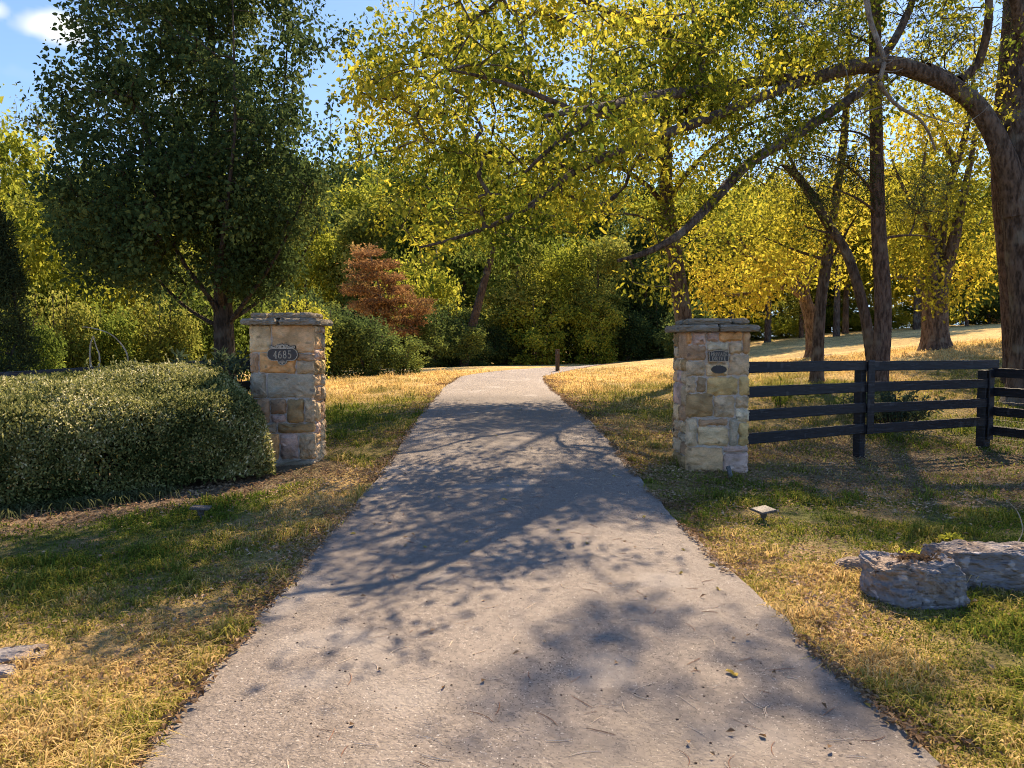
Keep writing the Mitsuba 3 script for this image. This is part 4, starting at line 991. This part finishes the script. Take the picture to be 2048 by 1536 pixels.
for px, Y, top, w, kind, lf in ((1395, 44, 400, 190, 'oval', 'm_leaf_olive'), (1462, 46, 380, 180, 'high', 'm_leaf_lime'), (1535, 48, 350, 190, 'high', 'm_leaf_gold'), (1602, 50, 390, 170, 'oval', 'm_leaf_olive'), (1672, 46, 370, 190, 'high', 'm_leaf_gold'), (1690, 50, 330, 180, 'high', 'm_leaf_olive'), (1762, 52, 340, 190, 'high', 'm_leaf_gold'),
                             (1832, 45, 330, 190, 'high', 'm_leaf_gold'), (1840, 52, 300, 190, 'high', 'm_leaf_mid'), (1932, 44, 420, 150, 'broad', 'm_leaf_mid'), (1990, 52, 330, 200, 'high', 'm_leaf_lime'), (2060, 50, 330, 200, 'oval', 'm_leaf_mid'), (2150, 54, 300, 220, 'oval', 'm_leaf_lime'), (1975, 47, 560, 130, 'oval2', 'm_leaf_dark'), (2035, 48, 540, 120, 'oval2', 'm_leaf_dark')):
    wood_tree(kind, px, Y, top, w, lf, f'{HUE[lf]} tree on top of the sunny slope, {ORD[sorted([1395, 1462, 1535, 1602, 1672, 1690, 1762, 1832, 1840, 1932, 1990, 2060, 2150, 1975, 2035]).index(px)]} from the left', gr)
for i, px in enumerate(np.arange(1370, 2250, 95)):
    wood_tree('oval2' if i % 2 else 'broad', px, 62 + BG.uniform(-3, 3), 400 + BG.uniform(-40, 50), BG.uniform(170, 230), ['m_leaf_lime', 'm_leaf_gold', 'm_leaf_olive', 'm_leaf_mid'][i % 4], f'tree in the farthest row over the sunny slope, {ORD[i]} from the left', gr)
gr = 'bushes along the top of the slope'
for i, px in enumerate(np.arange(1375, 2240, 50)):
    wood_tree('shrub', px + BG.uniform(-15, 15), 55 + BG.uniform(-3, 3), 625 - max(0, px - 1500) * .045 + BG.uniform(-15, 15), BG.uniform(110, 160), ['m_leaf_lime', 'm_leaf_mid', 'm_leaf_lime', 'm_leaf_dark'][i % 4], f'bush between the trunks along the top of the slope, {ORD[i]} from the left', gr)

# ------------------------------------------------------------------ hedge
rng = np.random.default_rng(300)
HA, HD, HN = np.array([-2.80, 8.55]), np.array([-.79, -.615]), np.array([-.615, .79])   # right front corner, along it, into it
HW, HL = 2.05, 6.2


def hedge_h(t, v):
    e = (1 - np.clip(np.abs(2 * v / HW - 1), 0, 1) ** 9) ** .36 * (1 - np.clip(1 - t / .5, 0, 1) ** 5) ** .35
    H = .97 + .40 * np.clip(v / 1.6, 0, 1) - .06 * np.clip(1 - t / 1.0, 0, 1)
    P_ = np.stack([t * 1.6, v * 1.6, t * 0], -1)
    return (H + (meshkit.fbm(P_, 3, 9) - .5) * .24) * e


def hedge_surface(n, depth):
    t = rng.uniform(0, HL, n); v = rng.uniform(0, HW, n); z = rng.uniform(.02, 1.5, n)
    lump = (meshkit.fbm(np.stack([t * 2.2, v * 2.2, z * 2.6], -1), 3, 5) - .5)
    H = hedge_h(t, v)
    hv = hedge_h(t, np.clip(v - .14, 0, HW)); ht = hedge_h(np.clip(t - .14, 0, HL), v); hb = hedge_h(t, np.clip(v + .14, 0, HW))
    dd = H - z
    side = np.minimum.reduce([dd, (hv - z) * .9, (ht - z) * .9, (hb - z) * .9])
    d = np.where((hv < z) | (ht < z) | (hb < z), np.minimum(dd, .06), dd)
    low = .05 + .16 * np.clip(meshkit.fbm(np.stack([t * 1.3, v, t * 0], -1), 3, 8) - .3, 0, 1)
    ok = (d > 0) & (d < depth * (1 + lump * 3.0)) & (z > low) & (lump > -.3)
    t, v, z = t[ok], v[ok], z[ok]
    P = np.c_[HA + t[:, None] * HD + v[:, None] * HN, z]
    P[:, 2] += gnd(P[:, 0], P[:, 1])
    nv = np.where(v < .25, 1, 0)[:, None]
    out = np.c_[-HN[0] * nv - HD[0] * (t < .3)[:, None] * .8, -HN[1] * nv - HD[1] * (t < .3)[:, None] * .8, np.where(z > H[ok] - .12, 1.0, .25)]
    return P, out


P, out = hedge_surface(900000, .10)
D = rnd_unit(rng, len(P)) * .8 + out * .55 + [0, 0, .5]; N = rnd_unit(rng, len(P)) * .8 + out
l1 = leaves(P, D, N, .036 * rng.uniform(.6, 1.3, len(P)), .019, .2, False)
P2, o2 = hedge_surface(320000, .5)
l2 = leaves(P2, rnd_unit(rng, len(P2)), rnd_unit(rng, len(P2)), .06, .035, .2, False)
key = thing('hedge', 'wide clipped evergreen hedge in front of the left pillar', 'hedge')
ns = 520
ts, vs_ = rng.uniform(.1, HL, ns), HW * rng.uniform(.02, .98, ns)
S0 = np.c_[HA + ts[:, None] * HD + vs_[:, None] * HN, hedge_h(ts, vs_)]; S0[:, 2] += gnd(S0[:, 0], S0[:, 1]) - .03
sd_ = rnd_unit(rng, ns) * .45 + [0, 0, 1]; sl = .05 + .11 * rng.random(ns) ** 2
u_ = rng.random((ns, 9)); Ps = (S0[:, None] + sd_[:, None] * (sl[:, None] * u_)[..., None]).reshape(-1, 3)
l3 = leaves(Ps, rnd_unit(rng, len(Ps)) * .7 + np.repeat(sd_, 9, axis=0), rnd_unit(rng, len(Ps)), .036 * rng.uniform(.6, 1.2, len(Ps)), .017, .2, False)
v_, f_ = cat([l1[:2], l2[:2], l3[:2]])
put('foliage', (v_, f_), 'm_leaf_hedge', key, uv=np.vstack([l1[2], l2[2] * [.3, .5], l3[2]]))
labels[put('shoots', cat([tube([a, a + b * c], [.0022, .0012], 3, False) for a, b, c in zip(S0, sd_, sl)]), 'm_leaf_hedge', key)] = {'kind': 'stuff'}
st = []
for _ in range(150):
    t = rng.uniform(.2, HL); v = rng.uniform(.25, HW - .2); p = np.r_[HA + t * HD + v * HN, 0]; p[2] = gnd(p[0], p[1])
    tt = np.clip(t + rng.normal() * .3, .3, HL); vv = np.clip(v + rng.normal() * .35, .3, HW - .3)
    q = np.r_[HA + tt * HD + vv * HN, 0]; q[2] = gnd(q[0], q[1]) + hedge_h(np.array([tt]), np.array([vv]))[0] * .85
    st.append(tube([p, (p + q) / 2 + rng.normal(size=3) * .06, q], [.012, .009, .004], 4, False))
labels[put('stems', cat(st), 'm_bark_dark', key)] = {'kind': 'stuff'}
# liriope under the hedge
pts, fs = [], []
rngl = np.random.default_rng(301)
bl = []
for t in np.r_[rngl.uniform(1.15, 3.6, 150)]:
    c0 = np.r_[HA + t * HD - HN * rngl.uniform(-.25, .12), 0]; c0[2] = gnd(c0[0], c0[1])
    for _ in range(11):
        a = rngl.uniform(0, 6.28); L = rngl.uniform(.14, .30); dirv = np.array([math.cos(a), math.sin(a), 0]) - np.r_[HN, 0] * .5
        u = np.linspace(0, 1, 5)[:, None]; cc = c0 + dirv * L * (u * .8) + np.array([0, 0, 1]) * L * (1.5 * u - 1.45 * u ** 2)
        sd = np.cross(dirv, [0, 0, 1]); sd /= np.linalg.norm(sd) + 1e-9; wv = .005 * (1 - u ** 2 * .8)
        vv = np.stack([cc - sd * wv, cc + sd * wv], 1).reshape(-1, 3); ii = np.arange(4) * 2
        bl.append((vv, np.vstack([np.stack([ii, ii + 1, ii + 3], 1), np.stack([ii, ii + 3, ii + 2], 1)])))
v_, f_ = cat(bl); uvb = np.repeat(rngl.random((len(bl), 2)), 10, axis=0)
k_ = single('liriope_edging', (v_, f_), 'm_liriope', 'strap leaved grassy edging drooping along the foot of the hedge', 'ground cover', uv=uvb); labels[k_]['kind'] = 'stuff'


def leafy_plant(name, label, base, h, n, spread, L, W, leaf, rng, cat_='plant', per=14, group=None, hexa=True, stem='m_bark_dark', upright_=.3):
    key = thing(name, label, cat_, group)
    st, lv_ = [], []
    for _ in range(n):
        a = rng.uniform(0, 6.28); s_ = spread * math.sqrt(rng.random())
        tip = base + [math.cos(a) * s_, math.sin(a) * s_ * .8, h * rng.uniform(.65, 1.05) * (1 - .4 * (s_ / spread) ** 2)]
        c = curve(np.array([base + [math.cos(a) * s_ * .3, math.sin(a) * s_ * .3, -.03], base + [math.cos(a) * s_ * .6, math.sin(a) * s_ * .5, tip[2] * .5 - base[2] * .5 + .0], tip]), .06)
        st.append(tube(c, np.linspace(.008, .003, len(c)), 4, False))
        i = rng.integers(len(c) // 3, len(c), per); P = c[i]
        D = rnd_unit(rng, per) + [0, 0, upright_]; N = rnd_unit(rng, per) + [0, 0, .8]
        lv_.append(leaves(P, D, N, L * rng.uniform(.7, 1.2, per), W, .2, hexa))
    labels[put('stems', cat(st), stem, key)] = {'kind': 'stuff'}
    v, f = cat([q[:2] for q in lv_])
    put('foliage', (v, f), leaf, key, uv=np.random.default_rng(9).random((len(v) // (6 if hexa else 4), 2)).repeat(6 if hexa else 4, axis=0))


rng = np.random.default_rng(302)
for px, py, Y, h, n, lab in ((360, 742, 9.75, .22, 7, 'leafy laurel shoots between hedge and fence, right of the leftmost shoots'), (432, 745, 9.7, .36, 9, 'tallest laurel shoots standing before the fence left of the pear trunk'), (475, 745, 9.6, .26, 8, 'laurel shoots nearest to the left pillar'), (275, 745, 9.9, .16, 5, 'leftmost low laurel shoots over the hedge')):
    b = at(px, py, Y); b[2] -= .12
    leafy_plant('laurel_shoots', lab, b, h + .14, n, .16, .13, .032, 'm_leaf_laurel', rng, per=12, upright_=.9)
b = at(1790, 850, 13.4); b[2] = gnd(b[0], b[1])
leafy_plant('shrub', 'low glossy dark shrub behind the right fence', b, .78, 70, .95, .085, .034, 'm_leaf_laurel', rng, 'shrub', per=22)
b = at(1562, 765, 14.5); b[2] = gnd(b[0], b[1])
leafy_plant('sapling', 'small fresh green sapling behind the top rail of the right fence', b, .6, 12, .35, .08, .035, 'm_leaf_lime', rng, 'plant', per=14)
b = on_ground(1818, 1122); leafy_plant('weed', 'small bright green weed in the grass behind the squared boulder', b, .07, 9, .09, .05, .025, 'm_leaf_lime', rng, per=7)
b = on_ground(1905, 1092); leafy_plant('weed', 'pale green weed on the shaded bank above the boulders', b, .09, 9, .10, .05, .022, 'm_leaf_lime', rng, per=7)
b = on_ground(70, 1005); leafy_plant('broadleaf_weed', 'broad leaved light green weed at the foot of the hedge', b, .26, 5, .12, .13, .055, 'm_leaf_lime', rng, per=6)
for rows, lab, r in (([(183, 738, 11.6), (180, 715, 11.6), (181, 690, 11.6), (187, 672, 11.6)], 'pale bent bare stem left of its pair behind the fence', .022), ([(197, 738, 11.6), (199, 712, 11.6), (192, 692, 11.6), (187, 672, 11.6)], 'pale bare stem meeting its pair at the tip behind the fence', .015), ([(258, 738, 11.8), (255, 712, 11.8), (240, 685, 11.8), (212, 664, 11.8), (165, 654, 11.8)], 'long arching dry stem behind the left fence', .014)):
    c = curve(np.array([at(*q) for q in rows]), .04); g0 = np.array([c[0][0], c[0][1], float(gnd(c[0][0], c[0][1])) - .05]); c = np.vstack([g0, c])
    single('dry_vine', tube(c, np.linspace(r, r * .45, len(c)), 6), 'm_twig', lab, 'vine', smooth=True)
g = on_ground(2020, 1100)
c = curve(np.array([at(2012, 1000, g[1] + .3), at(2034, 1022, g[1] + .2), at(2045, 1052, g[1] + .1), at(2038, 1080, g[1]), at(2015, 1103, g[1] - .1)]), .03); c[-1, 2] = gnd(c[-1, 0], c[-1, 1])
single('bare_vine', tube(c, np.linspace(.003, .006, len(c)), 5), 'm_twig', 'thin pale vine curling up from the bank at the right edge', 'vine', smooth=True)

# ------------------------------------------------------------------ grass, fallen leaves, needles
rng = np.random.default_rng(400)


def scatter(n, ymin, ymax, power, xl=-.80, xr=.80):
    """points on the ground inside a wedge in front of the camera, thinner with distance"""
    u = rng.random(n); a = 1 - power + 1
    Y = (ymin ** a + u * (ymax ** a - ymin ** a)) ** (1 / a) if abs(a) > 1e-6 else ymin * (ymax / ymin) ** u
    X = rng.uniform(xl, xr, n) * (Y + 1.2)
    return X, Y


X, Y = scatter(620000, 1.9, 32, 1.95)
ok = ~contains_xy(DRIVE.buffer(-.03), X, Y)
q = (X - HA[0]) * HN[0] + (Y - HA[1]) * HN[1]; tq = (X - HA[0]) * HD[0] + (Y - HA[1]) * HD[1]
ok &= ~((q > -.62 + .14 * np.sin(X * 5) + .1 * np.sin(X * 2.1)) & (tq > -.9) & (q < 2.2)) | (rng.random(len(X)) < .02)
lit = np.clip((X - 2.6) / 1.6, 0, 1) * np.clip((12.5 - Y) / 2, 0, 1) * np.clip((Y - 6.8) / 1.6, 0, 1)
clump = meshkit.fbm(np.c_[X * 1.6, Y * 1.6, X * 0], 3, 31); clump2 = meshkit.noise(np.c_[X * 9, Y * 9, X * 0], 32)
ok &= rng.random(len(X)) < np.clip((clump - .20) * 3.2, .3, 1) * (1 - .72 * lit)
X, Y, clump, clump2 = X[ok], Y[ok], clump[ok], clump2[ok]; n = len(X)
hgt = (.022 + .05 * rng.random(n) ** 1.8) * (.55 + .9 * np.clip((clump - .3) * 2.2, 0, 1)) * (.6 + .8 * clump2)
tuft = meshkit.fbm(np.c_[X * 4.5, Y * 4.5, X * 0], 2, 35); hgt *= .65 + 1.15 * np.clip((tuft - .45) * 3.2, 0, 1)
hgt *= 1 + np.clip((Y - 8) / 14, 0, .7)
wd = .0050 * (1 + Y / 6.5)
a = rng.uniform(0, 6.28, n); lean = rng.uniform(.3, 1.55, n)
B0 = np.stack([X, Y, gnd(X, Y) - .004], 1); hv = np.stack([np.cos(a), np.sin(a), 0 * a], 1)
sa = a + rng.uniform(.7, 2.4, n); sd = np.stack([np.cos(sa), np.sin(sa), 0 * a], 1) * wd[:, None] / 2
m1 = B0 + hv * (hgt * lean * .3)[:, None] + [0, 0, 1] * (hgt * .62)[:, None]
tp = B0 + hv * (hgt * lean)[:, None] + [0, 0, 1] * (hgt * (1.0 - .42 * lean))[:, None]
v = np.stack([B0 - sd, B0 + sd, m1 + sd * .75, m1 - sd * .75, tp], 1).reshape(-1, 3)
f = (np.array([[0, 1, 2], [0, 2, 3], [3, 2, 4]])[None] + (np.arange(n) * 5)[:, None, None]).reshape(-1, 3)
k_ = single('lawn_grass', (v, f), 'm_blade', 'short mown grass, green and straw coloured, on both sides of the drive', 'grass', uv=np.repeat(rng.random((n, 2)), 5, axis=0)); labels[k_]['kind'] = 'stuff'


def flat_leaves(P, L, W, rng, hexa=False, curl=.5, lift=.006):
    n = len(P); a = rng.uniform(0, 6.28, n)
    D = np.stack([np.cos(a), np.sin(a), rng.normal(size=n) * .22], 1); N = np.stack([rng.normal(size=n) * .4, rng.normal(size=n) * .4, np.ones(n)], 1)
    P = P + [0, 0, 1] * (lift + .012 * rng.random((n, 1)))
    return leaves(P, D, N, L * rng.uniform(.6, 1.3, n), W * rng.uniform(.7, 1.2, n), curl, hexa, bend=.25)


# litter along the drive, under the hedge and under the trees
Yr = 2.2 + 24 * rng.random(24000) ** 1.4
side = rng.random(len(Yr)) < .64
off = rng.exponential(.30, len(Yr)) - .05
Xr = np.where(side, DR_X(Yr) + off * (1.15 + .5 * np.sin(Yr * 1.7)), DL_X(Yr) - off * .8)
keep = meshkit.fbm(np.c_[Xr * 1.5, Yr * 1.5, Xr * 0], 3, 41) > .40
Xa, Ya = Xr[keep], Yr[keep]
Xb = rng.uniform(2.2, 9, 9000); Yb = rng.uniform(7.0, 12.5, 9000)
Xc = rng.uniform(-7.5, -2.0, 14000); Yc = rng.uniform(4, 9.6, 14000)
qc = (Xc - HA[0]) * HN[0] + (Yc - HA[1]) * HN[1]; kc = (qc > -.95) & (qc < .3); Xc, Yc = Xc[kc], Yc[kc]
Xd, Yd = scatter(5200, 2.2, 20, 1.7); kd = ~contains_xy(DRIVE, Xd, Yd) | (rng.random(len(Xd)) < .06); Xd, Yd = Xd[kd], Yd[kd]
X, Y = np.r_[Xa, Xb, Xc, Xd], np.r_[Ya, Yb, Yc, Yd]
Z = gnd(X, Y) + np.where(contains_xy(DRIVE, X, Y), .05, .012)
l = flat_leaves(np.stack([X, Y, Z], 1), .026 + .0028 * np.clip(Y, 2, 9), .022, rng, curl=.22)
k_ = single('leaf_litter', l[:2], 'm_litter', 'dry brown fallen leaves drifted along the edges of the drive and under the trees', 'leaf litter', uv=l[2]); labels[k_]['kind'] = 'stuff'
# leaves in the hollow of the boulder
Pn = BOULDER + np.c_[rng.normal(.03, .055, 150), rng.normal(-.01, .04, 150), np.full(150, .0)]
bm = scene['boulder']; Vb = meshkit.WRITTEN[bm['filename']][0]; kd_ = cKDTree(Vb[:, :2][Vb[:, 2] > BOULDER[2] + .05]); Vt = Vb[Vb[:, 2] > BOULDER[2] + .05]
Pn[:, 2] = Vt[kd_.query(Pn[:, :2])[1], 2] + rng.uniform(0, .015, 150)
l = flat_leaves(Pn, .04, .022, rng)
k_ = single('leaf_heap', l[:2], 'm_litter', 'small heap of dead leaves lying in the hollow of the squared boulder', 'leaf litter', uv=l[2] * [.5, .6]); labels[k_]['kind'] = 'stuff'


def drive_z(x, y):
    kx = (x - DL_X(y)) / (DR_X(y) - DL_X(y)); return float(gnd(x, y)) + .035 + .02 * (1 - (2 * kx - 1) ** 2)


# single leaves lying on the asphalt
FL = []
for i, (px, py) in enumerate(((938, 1098), (1002, 1012), (1172, 1102), (1366, 1162), (1416, 1146), (1362, 1110), (1474, 1376), (1438, 1194), (1728, 1424), (1018, 985), (880, 1005), (845, 1108), (770, 965), (1120, 1075), (1290, 1044), (1230, 960), (990, 880), (1062, 905), (905, 950), (1530, 1200), (955, 830), (1040, 826), (1450, 1370), (760, 985), (700, 1080))):
    p = on_ground(px, py)
    if not contains_xy(DRIVE, p[0], p[1]): continue
    p[2] = drive_z(p[0], p[1]); r_ = np.random.default_rng(500 + i)
    l = flat_leaves(np.array([p]), .052, .028, r_, True, .3, .001)
    FL.append((p[1], single('fallen_leaf', l[:2], 'm_fallen', 'leaf', 'leaf', 'leaves lying on the drive', uv=l[2])))
for i, (_, k_) in enumerate(sorted(FL)): labels[k_]['label'] = f'yellowed leaf lying on the grey drive, {ORD[i]} nearest to the camera'
nd, uvn = [], []
for i in range(300):
    y = 2.3 + 7.5 * rng.random() ** 1.5; x = DL_X(y) + (DR_X(y) - DL_X(y)) * (.12 + .83 * rng.random() ** .8)
    a = rng.uniform(0, 6.28); L = rng.uniform(.05, .15); bnd = rng.normal() * .35
    u = np.linspace(-.5, .5, 5); px_, py_ = u * L, bnd * L * (u ** 2 - .1)
    pts_ = np.stack([x + px_ * math.cos(a) - py_ * math.sin(a), y + px_ * math.sin(a) + py_ * math.cos(a)], 1)
    z_ = np.array([drive_z(*q) for q in pts_]) + .004
    m_ = tube(np.c_[pts_, z_], np.array([.0008, .0013, .0014, .0013, .0008]) * rng.uniform(.7, 1.4), 4, False)
    nd.append(m_); uvn.append(np.tile([[rng.random(), 0]], (len(m_[0]), 1)))
k_ = single('pine_needles', cat(nd), 'm_needle', 'thin dry needles and stalks strewn over the sunny part of the drive', 'needles', uv=np.vstack(uvn)); labels[k_]['kind'] = 'stuff'
Xg = rng.uniform(-1.4, 1.4, 260); Yg = 2.2 + 5 * rng.random(260) ** 1.4
cr = [(lambda m: (m.vertices * rng.uniform(.5, 1.2) * [1, 1, .5] + [x, y, drive_z(x, y) + .001], m.faces))(trimesh.creation.icosphere(subdivisions=0, radius=.006)) for x, y in zip(Xg, Yg)]
k_ = single('grit', cat(cr), 'm_bark_dark', 'dark crumbs and seed husks scattered on the drive', 'grit'); labels[k_]['kind'] = 'stuff'
